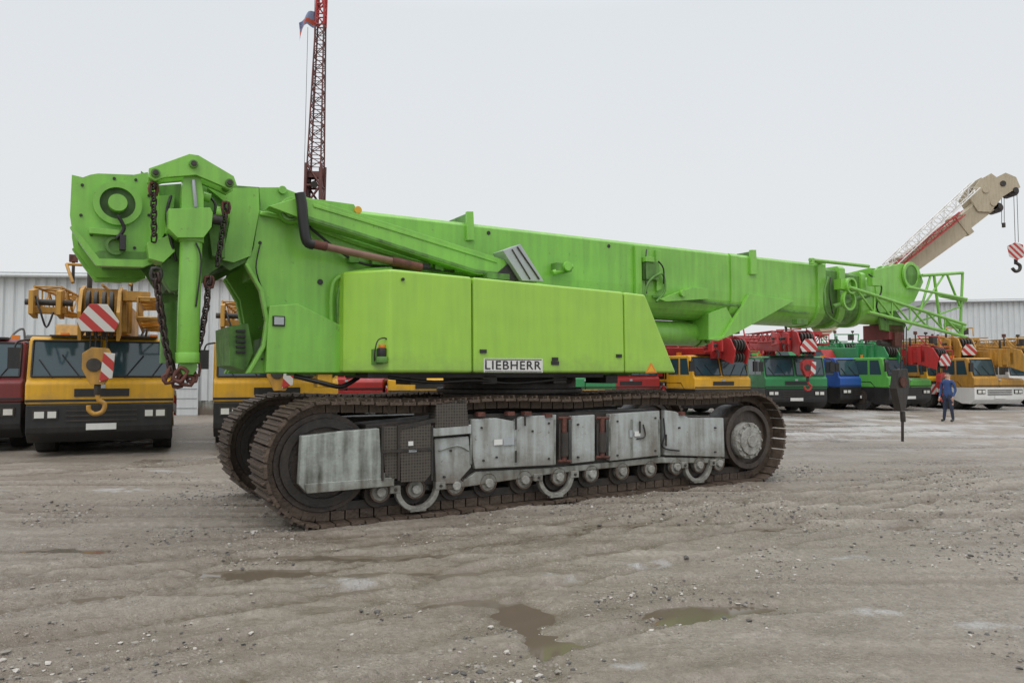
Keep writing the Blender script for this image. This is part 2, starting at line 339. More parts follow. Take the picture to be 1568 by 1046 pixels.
# ---- main side plates
m=MB()
m.pp([(396,322),(440,330),(545,368),(640,398),(775,422),(980,468),(1000,572),(378,572),(402,530),(408,492),(400,445),(375,405),(388,380)],.80,.86,GREEN,True)
m.pp([(375,405),(379,402),(404,444),(413,492),(407,532),(384,572),(377,572),(401,530),(407,492),(398,446)],.70,.80,GREEN,True)
m.pp([(413,468),(456,465),(528,501),(524,571),(407,571),(409,530)],.66,.80,GREEN)
m.pp([(400,323),(440,331),(545,369),(640,399),(775,423),(775,428),(640,405),(545,375),(440,337),(398,329)],.74,.80,GREEN)
m.build('superstructure_side_plates',crane,.012)
m=MB()
m.box((S(460,500,1)[0]+.2,1.51,1.95),(1.1,1.2,.4),GREEND)
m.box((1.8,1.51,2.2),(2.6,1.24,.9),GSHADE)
m.pp([(350,500),(380,495),(388,540),(376,568),(352,560)],1.0,2.0,GREEND)
for i in range(5): m.pp([(362,505+i*8),(376,505+i*8),(376,509+i*8),(362,509+i*8)],.96,1.0,BLACK)
for i in range(6):
    for j in range(2):
        if 395+j*7+i*1.2>397: m.disc(S(395+j*7+i*1.2,470+i*16,.8),.014,.785,.80,BLACK,8)
m.disc(S(490,432,.80),.035,.785,.80,BLACK,16); m.disc(S(398,372,.8),.02,.785,.8,BLACK,10)
m.disc(S(443,326,.8),.15,.60,.80,GREEN,24); m.ring(S(443,326,.6),.10,.075,.57,.60,GREEND,20); m.disc(S(443,326,.66),.075,.55,.60,GREEND,16); m.disc(S(443,326,.6),.03,.53,.55,DARK,12)
m.path([P(508,500,.72),P(508,450,.70),P(518,425,.68),P(560,415,.66),P(600,412,.66)],.028,GREEN)
m.path([P(518,500,.72),P(518,452,.70),P(528,430,.68),P(560,420,.66)],.022,GREEND)
m.path([P(470,345,.72),P(520,385,.7),P(560,405,.7),P(640,412,.7)],.018,BLACK)
m.path([P(560,388,.7),P(600,400,.6),P(650,412,.65),P(700,416,.7)],.016,BLACK); m.path([P(575,392,.6),P(610,396,.55),P(640,404,.6)],.012,DARK)
for x in(540,575,605,630,670,700): m.box(P(x,398+(x-540)*.1,.72),(.12,.12,.08),GREEND)
m.box(P(645,408,.7),(.2,.15,.06),BLACK); m.box(P(755,425,.6),(.35,.3,.08),GREEND)
m.path([P(398,375,.76),P(392,410,.74),P(400,440,.76)],.009,BLACK)
m.build('superstructure_fittings',crane,.006)
# ---- boom
zt=(S(720,341,1.05)[1]+S(1230,401,1.05)[1])/2
zbm=S(1240,499,1.2)[1]
def sect(s,w,zt,zb,c=1.51):
    h=zt-zb; b=w/2
    pts=[(-b,zt-.05),(-b+.05,zt),(b-.05,zt),(b,zt-.05)]
    k=14; zl=zb+h*.42
    for i in range(k+1):
        a=math.pi*i/k; pts.append((b*math.copysign(abs(math.cos(a))**.75,math.cos(a)),zl-(zl-zb)*abs(math.sin(a))**.8))
    return [(s,c+x,z) for x,z in pts]
sB=S(548,320,1.05)[0]; sE=S(1262,403,1.05)[0]
m=MB()
m.rings([sect(sB,.92,zt+.0,zbm),sect(sE,.92,zt,zbm)],GREEN,False)
m.build('boom_base_section',crane,.01)
m=MB()
m.pp([(395,287),(432,287),(475,304),(542,313),(552,330),(560,420),(395,420)],1.0,2.02,GREEN)
m.pp([(400,323),(430,310),(440,318),(470,335),(470,345),(440,334)],.95,1.0,GREEN)
m.disc(S(432,292,1.0),.05,.96,1.0,GREEN,16); m.disc(S(548,322,1.0),.05,.98,1.02,YEL,12)
for px,hw in((718,7),(1153,5)):   # fins
    m.pp([(px-3,324+(px-718)*.135),(px+hw,324+(px-718)*.135),(px+hw+2,368+(px-718)*.12),(px-3,368+(px-718)*.12)],1.0,1.05,GREEN)
    m.pp([(px-1,326+(px-718)*.135),(px+hw-2,326+(px-718)*.135),(px+hw-2,342+(px-718)*.12),(px-1,342+(px-718)*.12)],1.05,1.97,GREEND)
m.pp([(973,376),(982,378),(984,470),(975,470)],.99,1.05,GREEN); m.pp([(1005,383),(1012,384),(1020,440),(1006,446)],1.0,1.05,GREEN)
m.box(P(996,415,1.0),(.28,.10,.30),GREEND); m.box(P(992,398,.98),(.18,.12,.08),GREEN); m.path([P(984,470,.95),P(990,440,.9),P(1000,425,.92),P(1015,420,.95),P(1018,445,.96),P(1005,462,.97)],.02,GREEND)
m.path([P(1008,400,.95),P(1016,412,.93),P(1016,435,.95)],.014,BLACK); m.path([P(990,382,1.0),P(988,410,.95),P(990,450,.96)],.012,BLACK)
m.box(P(860,410,.98),(.28,.14,.12),GREEND); m.tube(P(846,418,.95),P(876,408,.95),.04,GREEN); m.disc(S(868,408,.9),.07,.86,.94,GREEN,16)
for x,y in((748,357),(932,377)): m.disc(S(x,y,1.05),.03,1.04,1.05,BLACK,12)
m.rings([sect(S(1118,430,1.05)[0],.98,zt+.0,zbm-.02),sect(S(1130,430,1.05)[0],.98,zt,zbm-.02)],GREEN,False)
m.rings([sect(S(1250,430,1.05)[0],1.0,zt+.03,zbm-.03),sect(S(1262,430,1.05)[0],1.0,zt+.03,zbm-.03)],GREEN,False)
m.pp([(1085,520),(1108,515),(1148,450),(1216,461),(1165,490),(1128,510),(1100,522)],1.0,1.06,GREEN,True)
m.pp([(1085,480),(1112,470),(1128,500),(1110,518),(1085,520)],1.06,1.96,GREEN)
m.pp([(1010,458),(1060,440),(1085,442),(1085,458),(1020,462)],.94,1.05,GREEN); m.disc(S(1046,449,.9),.06,.88,.94,GREEN,16)
m.box(P(1225,493,1.0),(.30,.12,.10),GREEND)
m.pp([(1000,452),(1240,478),(1240,481),(1000,456)],1.035,1.05,GREEND)
m.build('boom_brackets',crane,.008)
m=MB()
m.tube(P(880,505,1.51),P(1062,512,1.51),.215,GREEN,n=32); m.tube(P(1062,512,1.51),P(1074,511,1.51),.23,GREEN,n=32)
m.tube(P(1062,512,1.51),P(1105,505,1.51),.11,SILVER,n=20)
m.tube(P(1075,493,1.3),P(1085,525,1.3),.05,GREEN)
m.build('luffing_cylinder',crane,.008)
# boom nose sections and head
m=MB()
sa=S(1262,420,1.05)[0]; sb=S(1285,420,1.05)[0]; sc2=S(1308,430,1.1)[0]; se=S(1362,440,1.1)[0]
m.rings([sect(sa,.82,zt-.06,zbm+.05),sect(sb,.82,zt-.06,zbm+.05)],GREEND,False)
m.rings([sect(sb,.93,zt-.0,zbm-.02),sect(sb+.18,.93,zt-.0,zbm-.02)],GREEN,False)
m.rings([sect(sb+.18,.76,zt-.10,zbm+.08),sect(sc2+.2,.76,zt-.10,zbm+.08)],GREEND,False)
m.rings([sect(sc2+.2,.86,zt-.06,zbm+.03),sect(sc2+.34,.86,zt-.06,zbm+.03)],GREEN,False)
m.rings([sect(sc2+.34,.7,zt-.14,zbm+.12),sect(se,.7,zt-.14,zbm+.12)],GREEN,False)
hp=[(1338,414),(1378,404),(1406,407),(1414,432),(1400,462),(1372,476),(1345,480)]
m.pp(hp,1.14,1.18,GREEN); m.prism([S(a,b,1.14) for a,b in hp],1.84,1.88,GREEN)
sh=S(1395,422,1.1)
for w in(1.08,1.3,1.45,1.6,1.75): m.ring(sh,.29,.22,w,w+.05,GREEN,28); m.disc(sh,.22,w+.015,w+.035,GREEND,24)
sh2=S(1378,500,1.2)
for w in(1.25,1.4,1.55,1.7): m.ring(sh2,.24,.18,w,w+.05,DARK,24); m.disc(sh2,.18,w+.015,w+.035,RUST,20)
m.box(P(1352,510,1.5),(.5,.6,.32),DRED); m.box(P(1366,520,1.3),(.25,.3,.3),RUST); m.tube(P(1345,525,1.3),P(1375,530,1.3),.06,DARK)
m.pp([(1345,480),(1372,476),(1388,498),(1380,512),(1350,505)],1.2,1.25,GREEND)
m.build('boom_head',crane,.006)
m=MB()
def T(a,b,w0,w1,r=.03,mt=GREEN): m.tube(P(*a,w0),P(*b,w1),r,mt,n=8)
T((1240,398),(1330,408),.85,.85,.035); T((1240,398),(1262,404),.85,1.1,.03); T((1243,396),(1243,405),.85,.85,.05)
for w in(.75,1.15):
    T((1300,440),(1478,497),w,w,.035); T((1330,478),(1478,516),w,w,.035); T((1390,440),(1480,458),w,w,.03)
    for i in range(6):
        x0=1312+i*27; x1=x0+27
        y=lambda x:440+(x-1300)*.32
        yb=lambda x:474+(x-1320)*.27
        T((x0,y(x0)),(x1,yb(x1)),w,w,.02); T((x1,y(x1)),(x1,yb(x1)),w,w,.018)
for x in(1330,1370,1410,1445,1476): T((x,440+(x-1300)*.32),(x,440+(x-1300)*.32),.75,1.15,.02)
for w in(.9,1.3,1.7):
    T((1412,422),(1474,418),w,w,.035); T((1430,420),(1440,500),w,w,.03); T((1474,418),(1470,512),w,w,.03)
    T((1450,420),(1470,470),w,w,.025); T((1445,422),(1390,505),w,w,.022); T((1470,470),(1400,495),w,w,.02); T((1425,422),(1408,480),w,w,.025)
for x,y in((1412,422),(1474,418),(1440,500),(1470,512),(1440,421)): T((x,y),(x,y),.9,1.7,.028)
m.ring(S(1302,438,.8),.16,.12,.76,.86,GREEN,20); m.box(P(1290,436,.9),(.3,.16,.2),GREEN); m.ring(S(1298,460,.85),.20,.16,.8,.86,GREEN,20)
m.box(P(1340,432,.9),(.35,.12,.16),GREEN); m.tube(P(1275,470,.9),P(1330,452,.9),.045,GREEND)
m.path([P(1268,425,.95),P(1262,450,.9),P(1266,480,.92),P(1285,495,1.0)],.02,GREEND); m.path([P(1272,425,.95),P(1270,450,.88),P(1275,480,.92)],.012,BLACK)
m.path([P(1330,420,.9),P(1350,440,.85),P(1342,470,.9),P(1356,490,.95)],.016,BLACK)
m.tube(P(1440,452,.9),P(1478,460,.9),.05,GREEN); m.tube(P(1450,495,.9),P(1476,503,.9),.06,GREEN)
m.build('folded_lattice_jib',crane)
m=MB()
for dx in(-4,0,4): m.tube(P(1384+dx,500,1.5),P(1383+dx,575,1.5),.012,DARK,n=6)
m.pp([(1376,566),(1390,565),(1393,590),(1387,628),(1380,630),(1373,595)],1.42,1.58,DARK); m.disc(S(1383,585,1.4),.12,1.38,1.42,RUST,20)
m.tube(P(1382,630,1.5),P(1382,676,1.5),.03,DARK); m.tube(P(1382,630,1.5),P(1383,646,1.5),.055,DARK)
m.build('hook_block',crane,.006)
# ---- long stay beam, silver cover, rods
m=MB()
m.pp([(412,316),(455,303),(480,306),(560,331),(772,398),(782,414),(762,423),(730,420),(640,392),(555,364),(470,338)],.52,.74,GREEN)
m.pp([(480,312),(560,336),(760,400),(762,403),(560,341),(480,317)],.505,.52,GREEN)
m.pp([(470,330),(555,357),(640,385),(730,413),(762,417),(762,421),(730,418),(640,390),(555,362),(470,336)],.505,.52,GREEND)  # darker green strip: shading under the beam painted along its lower edge
m.pp([(770,384),(797,374),(833,431),(800,430)],.42,.72,SILVER); m.pp([(762,418),(778,404),(795,430),(765,430)],.50,.7,BLACK)
m.tube(P(792,378,.41),P(826,428,.41),.012,DARK,n=6); m.tube(P(784,382,.41),P(812,428,.41),.010,DARK,n=6)
m.build('stay_beam',crane,.015)
m=MB()
m.tube(P(476,373,.45),P(636,408,.45),.045,BROWN); m.tube(P(600,400,.45),P(645,410,.45),.055,RUST); m.tube(P(476,373,.45),P(500,378,.45),.055,RUST)
m.path([P(459,296,.45),P(462,312,.45),P(465,345,.45),P(470,370,.45),P(480,375,.45)],.062,BLACK,14)
m.build('exhaust_pipe_and_rod',crane)
# ---- rear head
m=MB()
A=[(110,268),(127,272),(138,268),(150,266),(205,268),(226,264),(242,285),(248,330),(246,372),(236,398),(218,404),(150,402),(128,372),(110,350),(107,330)]
m.pp(A,.78,.86,GREEN,True)
Ai=[(120,280),(236,280),(240,330),(238,370),(226,392),(160,390),(138,366),(118,345)]
m.prism([S(a,b,.86) for a,b in Ai],.86,2.16,GREEND)
m.pp([(107,348),(110,346),(130,368),(152,396),(220,398),(238,392),(238,402),(220,409),(148,407),(126,378)],.70,.80,GREEN,True)
m.pp([(152,384),(220,386),(236,378),(238,398),(218,404),(150,402),(140,390)],.74,.78,GREEND)
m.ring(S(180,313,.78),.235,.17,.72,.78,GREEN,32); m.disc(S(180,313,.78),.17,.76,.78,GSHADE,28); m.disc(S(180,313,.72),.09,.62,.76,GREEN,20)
m.ring(S(177,377,.74),.10,.07,.70,.78,GREEND,20)
for x,y in((126,284),(124,330),(175,274),(208,276),(228,330),(228,300),(140,360),(206,380)): m.disc(S(x,y,.78),.016,.765,.78,BLACK,8)
m.pp([(216,262),(244,284),(300,280),(397,287),(400,322),(398,390),(372,404),(352,414),(340,406),(322,418),(300,444),(268,450),(250,424),(234,398),(222,384)],.84,.90,GREEND,True)
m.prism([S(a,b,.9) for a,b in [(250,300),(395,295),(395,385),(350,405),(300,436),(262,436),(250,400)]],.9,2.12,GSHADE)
m.pp([(318,288),(396,288),(397,322),(384,392),(358,402),(340,398),(352,340),(345,310)],.78,.84,GREEN)
m.pp([(244,300),(268,298),(266,318),(256,326),(256,352),(244,370)],.72,.84,GREEN)
m.build('rear_winch_head',crane,.012)
m=MB()
RK=[(228,258),(240,254),(290,236),(304,238),(358,270),(363,284),(352,291),(338,284),(300,268),(252,272),(238,277),(228,272)]
m.pp(RK,.28,.34,GREEN); m.prism([S(a,b,.28) for a,b in RK],.52,.58,GREEN)
for x,y in((238,266),(296,252),(351,281)): m.disc(S(x,y,.28),.045,.24,.62,GREEND,16); m.disc(S(x,y,.28),.028,.22,.24,DARK,12)
m.pp([(281,270),(307,270),(312,300),(312,322),(278,322),(278,300)],.34,.52,GREEN)
m.pp([(258,320),(322,318),(326,326),(324,348),(312,364),(272,364),(258,350)],.26,.60,GREEN)
m.pp([(262,322),(280,322),(276,400),(262,395),(252,380)],.6,.84,GREEND)
m.pp([(316,320),(326,322),(345,345),(345,395),(325,392)],.6,.84,GREEND)
m.tube(P(293,362,.43),P(287,552,.43),.113,GREEN,n=32); m.tube(P(293,362,.43),P(293,372,.43),.125,GREEN,n=32); m.tube(P(287,540,.43),P(287,556,.43),.12,GREEN,n=32)
m.pp([(276,552),(300,552),(303,562),(296,574),(280,574),(274,562)],.36,.50,GREEND)
m.tube(P(330,325,.5),P(352,330,.5),.07,GREEN); m.tube(P(318,335,.45),P(340,338,.45),.055,DARK); m.tube(P(310,300,.5),P(322,304,.5),.05,GREEN)
m.pp([(225,372),(262,360),(268,385),(250,402),(228,396)],.5,.84,GREEN); m.pp([(248,395),(300,396),(298,440),(262,446),(248,425)],.62,.84,GREEND)
m.path([P(262,300,.6),P(255,330,.5),P(262,370,.5),P(270,400,.55)],.018,BLACK); m.path([P(318,300,.6),P(330,315,.5),P(322,350,.5)],.016,BLACK)
m.path([P(300,372,.3),P(308,400,.32),P(300,470,.32)],.010,BLACK)
m.path([P(180,330,.62),P(190,350,.64),P(178,366,.66)],.02,BLACK); m.box(P(160,356,.72),(.28,.1,.06),GREEN); m.box(P(188,372,.66),(.06,.1,.16),BLACK)
m.tube(P(296,276,.32),P(300,318,.32),.02,SILVER)
m.build('counterweight_cylinder',crane,.008)
m=MB(); s_,z_=S(293,362,.43); zz=S(287,552,.43)[1]
m.tube((s_,2.59,z_),(s_,2.59,zz),.113,GREEND,n=24); m.box((s_,2.59,z_+.15),(.3,.3,.3),GREEND)
m.build('counterweight_cylinder_far',crane)
m=MB()
m.chain([P(235,284,.43),P(236,370,.43)],.062,CHAIN,.011)
m.chain([P(346,318,.43),P(340,360,.43),P(333,405,.43)],.062,CHAIN,.011)
m.chain([P(241,425,.43),P(244,470,.43),P(252,520,.43),P(263,574,.43)],.062,CHAIN,.013); m.chain([P(237,425,.5),P(248,480,.5),P(254,530,.5),P(268,574,.5)],.062,CHAIN,.013)
m.chain([P(320,430,.43),P(316,470,.43),P(307,520,.43),P(292,574,.43)],.062,CHAIN,.013)
m.link(P(235,290,.43),(0,0,1),(1,0,0),.13,.08,.016,RUST); m.link(P(346,318,.43),(0,0,1),(1,0,0),.12,.08,.016,RUST); m.link(P(239,420,.43),(0,0,1),(1,0,0),.13,.10,.02,DARK); m.link(P(320,432,.43),(0,0,1),(1,0,0),.12,.09,.018,RUST)
for q,t,nv in(((262,578,.42),(1,0,.4),(0,0,1)),((284,582,.40),(1,0,-.3),(0,0,1)),((272,582,.48),(0,0,1),(1,0,0)),((293,577,.46),(0,1,1),(1,0,0)),((256,572,.46),(.3,0,1),(0,1,0)),((276,574,.36),(.6,0,1),(1,0,0))): m.link(P(*q),t,nv,.15,.10,.021,RUST)
m.link(P(300,565,.46),(0,0,1),(1,.4,0),.15,.09,.017,RUST)
m.build('lifting_chains',crane)
# ================================================================= BACKGROUND CRANES
def mobile_crane(name,loc,rot,col,boomcol=None,boom=True,blk=True,length=9.5,jib=True,style=0,tilt=0.0,bz=0.0,accent=None):
    """style 0: full-width driver's cab under the boom, style 1: half-width cab with the boom lying beside it"""
    boomcol=boomcol or col; accent=accent or col
    e=empty(name,(loc[0],loc[1],0),rot)
    m=MB()
    m.box((0,length/2,.88),(2.3,length-.4,.45),BLACK)
    m.prismx([(.25,.30),(-.02,.50),(-.04,.62),(-.04,1.08),(2.2,1.08),(2.2,.8),(.75,.30)],-1.34,1.34,BLACK if style==0 else accent)
    m.box((0,length/2+1.6,1.34),(2.7,length-3.2,.24),col)
    for s in(-1,1):
        for i in range(int((length-3)/1.4)): m.box((s*1.28,3.2+i*1.5,1.05),(.12,.5,.3),BLACK)
    m.build('carrier',e,.02)
    m=MB(); x1c=1.36 if style==0 else -.02
    m.prismx([(-.06,1.08),(-.06,1.52),(.06,1.60),(.30,2.42),(.45,2.48),(2.1,2.48),(2.1,1.08)],-1.36,x1c,col)
    if style==1:
        m.prismx([(-.06,1.08),(-.06,1.42),(.1,1.50),(3.0,1.62),(3.0,1.08)],0.0,1.36,col)
    m.build('driver_cab_shell',e,.05,3)
    m=MB()
    def ws(x0,x1):
        m.add([(x0,.055,1.66),(x1,.055,1.66),(x1,.262,2.38),(x0,.262,2.38)],[(0,1,2,3)],GLASS)
        for a_,b_ in(((x0,.05,1.65),(x0,.258,2.39)),((x1,.05,1.65),(x1,.258,2.39)),((x0,.05,1.65),(x1,.05,1.65)),((x0,.258,2.39),(x1,.258,2.39))): m.tube(a_,b_,.022,BLACK,n=5)
    if style==0: ws(-1.27,-.06); ws(.06,1.27)
    else: ws(-1.27,-.12)
    for s in((-1,1) if style==0 else (-1,)):
        m.add([(s*1.366,.35,1.68),(s*1.366,1.0,1.68),(s*1.366,1.0,2.35),(s*1.366,.5,2.35)],[(0,1,2,3)],GLASS)
        m.add([(s*1.366,1.12,1.68),(s*1.366,1.9,1.68),(s*1.366,1.9,2.35),(s*1.366,1.12,2.35)],[(0,1,2,3)],GLASS)
        m.path([(s*1.34,.2,2.4),(s*1.5,-.05,2.35),(s*1.55,-.1,2.2)],.02,BLACK,6); m.box((s*1.55,-.1,2.02),(.2,.08,.42),BLACK)
        m.tube((s*.4,.03,1.62),(s*.75,.15,2.1),.012,BLACK,n=5); m.tube((s*.9,.03,1.62),(s*1.15,.13,2.0),.012,BLACK,n=5)
    for s in(-1,1):
        m.box((s*1.0,-.05,.88),(.44,.05,.2),DARK); m.box((s*1.1,-.08,.88),(.17,.02,.13),LAMP); m.box((s*.88,-.08,.88),(.15,.02,.13),LAMP)
    m.box((0,-.05,1.16),(2.7,.03,.05),BLACK); m.box((0,-.07,.62),(.55,.03,.13),WHITE)
    if style==0:
        m.box((0,-.075,1.32),(1.0,.02,.16),BLACK); m.box((0,.4,2.5),(2.0,.3,.03),BLACK)
    for i in range(3): m.box((0,-.06,.75+i*.1),(1.3,.03,.035),DARK)
    m.box((0,-.07,1.45),(.12,.02,.08),SILVER)
    m.build('cab_glass_and_lights',e)
    m=MB()
    for s in(-1,1):
        for y in(1.55,3.2,5.9,7.5,9.1):
            if y<length-.3:
                m.tube((s*.95,y,.62),(s*1.33,y,.62),.62,RUBBER,n=24); m.tube((s*1.30,y,.62),(s*1.345,y,.62),.33,DRUM,n=16); m.tube((s*1.33,y,.62),(s*1.37,y,.62),.14,accent,n=10)
                m.prismx([(y-.85,1.1),(y-.6,1.36),(y+.6,1.36),(y+.85,1.1),(y+.8,1.08),(y+.56,1.30),(y-.56,1.30),(y-.8,1.08)],s*.9,s*1.36,BLACK)
    m.build('wheels',e,.03)
    m=MB()
    m.tube((0,5.2,1.4),(0,5.2,1.8),.8,DARK,n=24); m.box((0,6.1,2.05),(1.9,3.4,.6),boomcol); m.box((0,length-1.1,2.2),(2.6,1.1,1.0),boomcol)
    m.prismx([(3.6,1.6),(3.7,2.5),(4.0,2.95),(5.0,2.95),(5.3,1.6)],-1.35,-.6,boomcol)
    m.prismx([(3.62,1.8),(3.70,2.45),(3.98,2.88),(4.9,2.88),(4.95,1.8)],-1.357,-1.35,GLASS)
    m.prismx([(3.57,1.85),(3.67,2.45),(3.69,2.45),(3.62,1.85)],-1.28,-.67,GLASS)
    for y in(2.45,length-.25):
        m.box((0,y,.95),(2.72,.3,.3),DARK)
        for s in(-1,1): m.box((s*1.40,y,.95),(.06,.36,.5),STRIPE); m.box((s*1.25,y-.2,1.05),(.34,.03,.5),STRIPE)
    m.box((-.9,1.8,2.55),(.16,.16,.16),ORANGE)
    if style==0: m.box((.9,1.8,2.55),(.16,.16,.16),ORANGE)
    for s in(-1,1):
        for y in(2.4,3.2,6.5,8.0): m.tube((s*1.25,y,1.45),(s*1.25,y,2.0),.015,col,n=5)
        m.tube((s*1.25,6.5,2.0),(s*1.25,8,2.0),.015,col,n=5)
    m.box((1.0,3.2,1.75),(.6,1.2,.5),DARK); m.tube((.9,4.2,1.5),(.9,4.2,2.6),.07,RUST)
    m.tube((.2,length-1.6,2.6),(.9,length-1.6,2.6),.32,DARK,n=16); m.tube((-.9,length-1.3,2.6),(-.9,length-1.3,3.3),.03,boomcol); m.path([(.6,5,2.5),(.7,4,2.9),(.6,3,2.6),(.7,2.4,2.0)],.03,BLACK,6)
    m.build('superstructure',e,.02)
    be=empty('boom_assembly',(.62 if style else 0,0,bz-(.45 if style else 0))); be.parent=e; be.rotation_euler=(0,0,0)
    if boom:
        m=MB()
        m.prismx([(-.6,2.70),(-.6,3.25),(7.8,3.55-tilt*6),(7.8,2.75-tilt*6),(1.5,2.62-tilt)],-.36,.36,boomcol)
        for y,k in((-.35,.43),(.1,.46),(.6,.49)): m.box((0,y,3.02+y*.02),(2*k,.16,.78+k*.2),boomcol)
        for s in(-1,1): m.prismx([(-1.15,2.35),(-1.3,2.9),(-1.0,3.35),(-.4,3.5),(-.3,2.6)],s*.30,s*.36,boomcol)
        for x in(-.2,-.07,.07,.2): m.tube((x-.03,-1.0,3.1),(x+.03,-1.0,3.1),.24,DARK,n=20); m.tube((x-.03,-.95,2.62),(x+.03,-.95,2.62),.2,DARK,n=20)
        if jib:
            m.lattice((.85,-.9,3.05),(.85,5.5,3.2),.40,.6,9,.035,boomcol); m.box((.62,-.5,3.3),(.5,.3,.2),boomcol)
            if style==0:
                m.prismx([(-1.0,2.85),(-1.0,3.3),(-.4,3.4),(-.4,2.8)],-1.2,-1.12,boomcol); m.prismx([(-1.0,2.85),(-1.0,3.3),(-.4,3.4),(-.4,2.8)],-.75,-.67,boomcol); m.box((-.9,-.6,2.95),(.6,.3,.12),boomcol); m.tube((-1.3,-.7,3.1),(-.5,-.7,3.1),.06,DARK); m.path([(-1.1,-.9,3.2),(-1.0,-1.0,2.9),(-.9,-.95,2.6),(-.8,-.9,2.9)],.02,BLACK,6)
                m.lattice((-.95,-.5,3.2),(-.75,3.5,3.3),.45,.4,6,.03,boomcol)
            for x in(-.5,.5): m.tube((x,-.8,3.5),(x*1.3,-.5,3.9),.03,boomcol)
            m.tube((-.65,-.5,3.9),(.65,-.5,3.9),.03,boomcol); m.box((.2,-.6,3.72),(.25,.25,.3),DARK); m.tube((-.55,-.3,3.55),(-.55,-.3,4.0),.03,DARK); m.box((-.55,-.3,4.05),(.15,.1,.15),RUST)
            m.tube((.5,0,3.4),(.5,0,4.05),.025,DARK); m.box((.5,0,4.08),(.12,.12,.1),DARK); m.tube((-.3,.2,3.4),(-.3,.2,3.85),.05,DARK)
            m.tube((0,-.6,3.5),(0,2,3.62),.03,boomcol); m.tube((1.2,-.8,3.4),(1.2,3,3.5),.025,boomcol)
        m.build('boom',be,.015)
    if blk:
        m=MB()
        for x in(-.14,-.05,.05,.14): m.tube((x,-1.18,2.9),(x,-1.18,2.1),.014,DARK,n=5)
        m.prism([(-.26,2.1),(-.1,2.22),(.18,2.2),(.28,2.0),(.26,1.75),(.12,1.5),(-.12,1.5),(-.26,1.8)],-1.30,-1.06,boomcol)
        m.prism([(-.28,2.52),(.28,2.52),(.36,2.72),(.15,3.05),(-.15,3.05),(-.36,2.72)],-1.36,-1.30,STRIPE)
        m.prism([(.04,1.55),(.26,1.62),(.30,2.10),(.10,2.12)],-1.335,-1.305,STRIPE)
        m.disc((-.06,1.88),.13,-1.33,-1.30,DARK,16)
        m.tube((0,-1.18,1.5),(0,-1.18,1.3),.06,DARK); m.path([(0,-1.18,1.32),(.03,-1.18,1.2),(.13,-1.18,1.12),(.1,-1.18,.98),(-.03,-1.18,.93),(-.13,-1.18,1.0),(-.14,-1.18,1.1)],.045,boomcol,8)
        m.build('hook_block',be,.01)
    return e
mobile_crane('mobile_crane',(-8.55,15.3),math.radians(25),YEL,YELO)
mobile_crane('mobile_crane',(-11.95,15.5),math.radians(25),DRED,WHITE,jib=False,blk=False,boom=False)
mobile_crane('mobile_crane',(-5.35,16.7),math.radians(20),YEL,YELO,bz=-.15)
mobile_crane('mobile_crane',(-2.6,23.5),math.radians(10),YEL,YELO,boom=False,blk=False)
mobile_crane('mobile_crane',(-6.2,27.5),math.radians(5),RED,RED,boom=False,blk=False,style=1)
mobile_crane('mobile_crane',(3.0,30.0),math.radians(15),GRN2,GRN2,boom=False,blk=False,style=1,accent=YEL)
mobile_crane('mobile_crane',(-.6,33.0),math.radians(-10),RED,BLUE,boom=False,blk=False)
LST=[ # px, D, cab, boom, rot, style, bz, tilt, block
 (965,31,RED,RED,16,0,0,0,0),(1106,30,YEL,RED,20,0,-.25,.02,0),(1218,31.5,GRN2,RED,2,0,.1,-.02,1),(1322,35,BLUE,GRN2,14,1,.1,0,0),(1292,41,WHITE,GRN2,-6,0,0,0,0),
 (1392,34,GRN3,RED,22,1,.0,.03,1),(1462,37,YEL,YELO,-4,0,.1,0,1),(1528,34.5,YELO,YELO,10,1,-.1,0,0),(1588,38,WHITE,YELO,-8,0,.1,0,1),(1495,45,RED,YELO,-14,1,0,0,0),
 (1160,42,RED,RED,-18,1,.4,.03,0),(1258,47,GRN2,GRN3,30,0,0,0,0),(1352,43,RED,GRN2,-20,0,.3,0,0),(1430,52,YELO,RED,26,0,.4,0,0),(1560,50,BLUE,WHITE,12,1,.4,0,0),(1070,44,GRN3,GRN2,30,0,.2,0,0)]
for px,D,c,bc,rot,st,bz,ti,bk in LST:
    mobile_crane('mobile_crane',((px-CX)/F*D,D),math.radians(rot),c,bc,jib=True,blk=bool(bk),style=st,bz=bz,tilt=ti,accent=random.choice([c,BLACK,WHITE,YEL]))
# lattice boom crane behind
e=empty('lattice_boom_crane',(0,0,0))
m=MB(); D=30
b1=Wd(480,250,D); b2=Wd(485,30,D); b3=Wd(489,-120,D)
m.lattice(b1,b2,.56,.34,17,.038,REDB,up=(0,1,0),rd=.018); m.lattice(b2,b3,.34,.3,9,.05,RED,up=(0,1,0),rd=.03)
m.lattice(Wd(476,420,D),b1,.66,.62,5,.07,REDB,up=(0,1,0),rd=.05)
for s in(-.3,.3): m.box(Wd(478,280,D)+Vector((s,0,0)),(.08,.6,1.3),REDB)
m.box(Wd(478,266,D),(.52,.4,.25),REDB); m.tube(Wd(478,280,D-.4),Wd(478,280,D+.4),.15,DARK)
m.tube(Wd(462,285,D),Wd(465,32,D),.010,DARK,n=5); m.tube(Wd(474,262,D),Wd(476,-100,D),.014,REDB,n=5)
m.box(Wd(476,450,D),(1.2,1.2,2.0),REDB); m.box(Vector((Wd(476,450,D).x,D+1,1.9)),(2.6,5,1.6),RED); m.box(Vector((Wd(476,450,D).x,D+1,.9)),(2.8,7,.7),DARK)
for s in(-1.2,1.2):
    for y in(-2,-.6,1.6,3): m.tube((Wd(476,450,D).x+s-.2,D+1+y,.6),(Wd(476,450,D).x+s+.2,D+1+y,.6),.6,RUBBER,n=20)
m.build('lattice_boom_and_carrier',e)
m=MB(); fl=[]
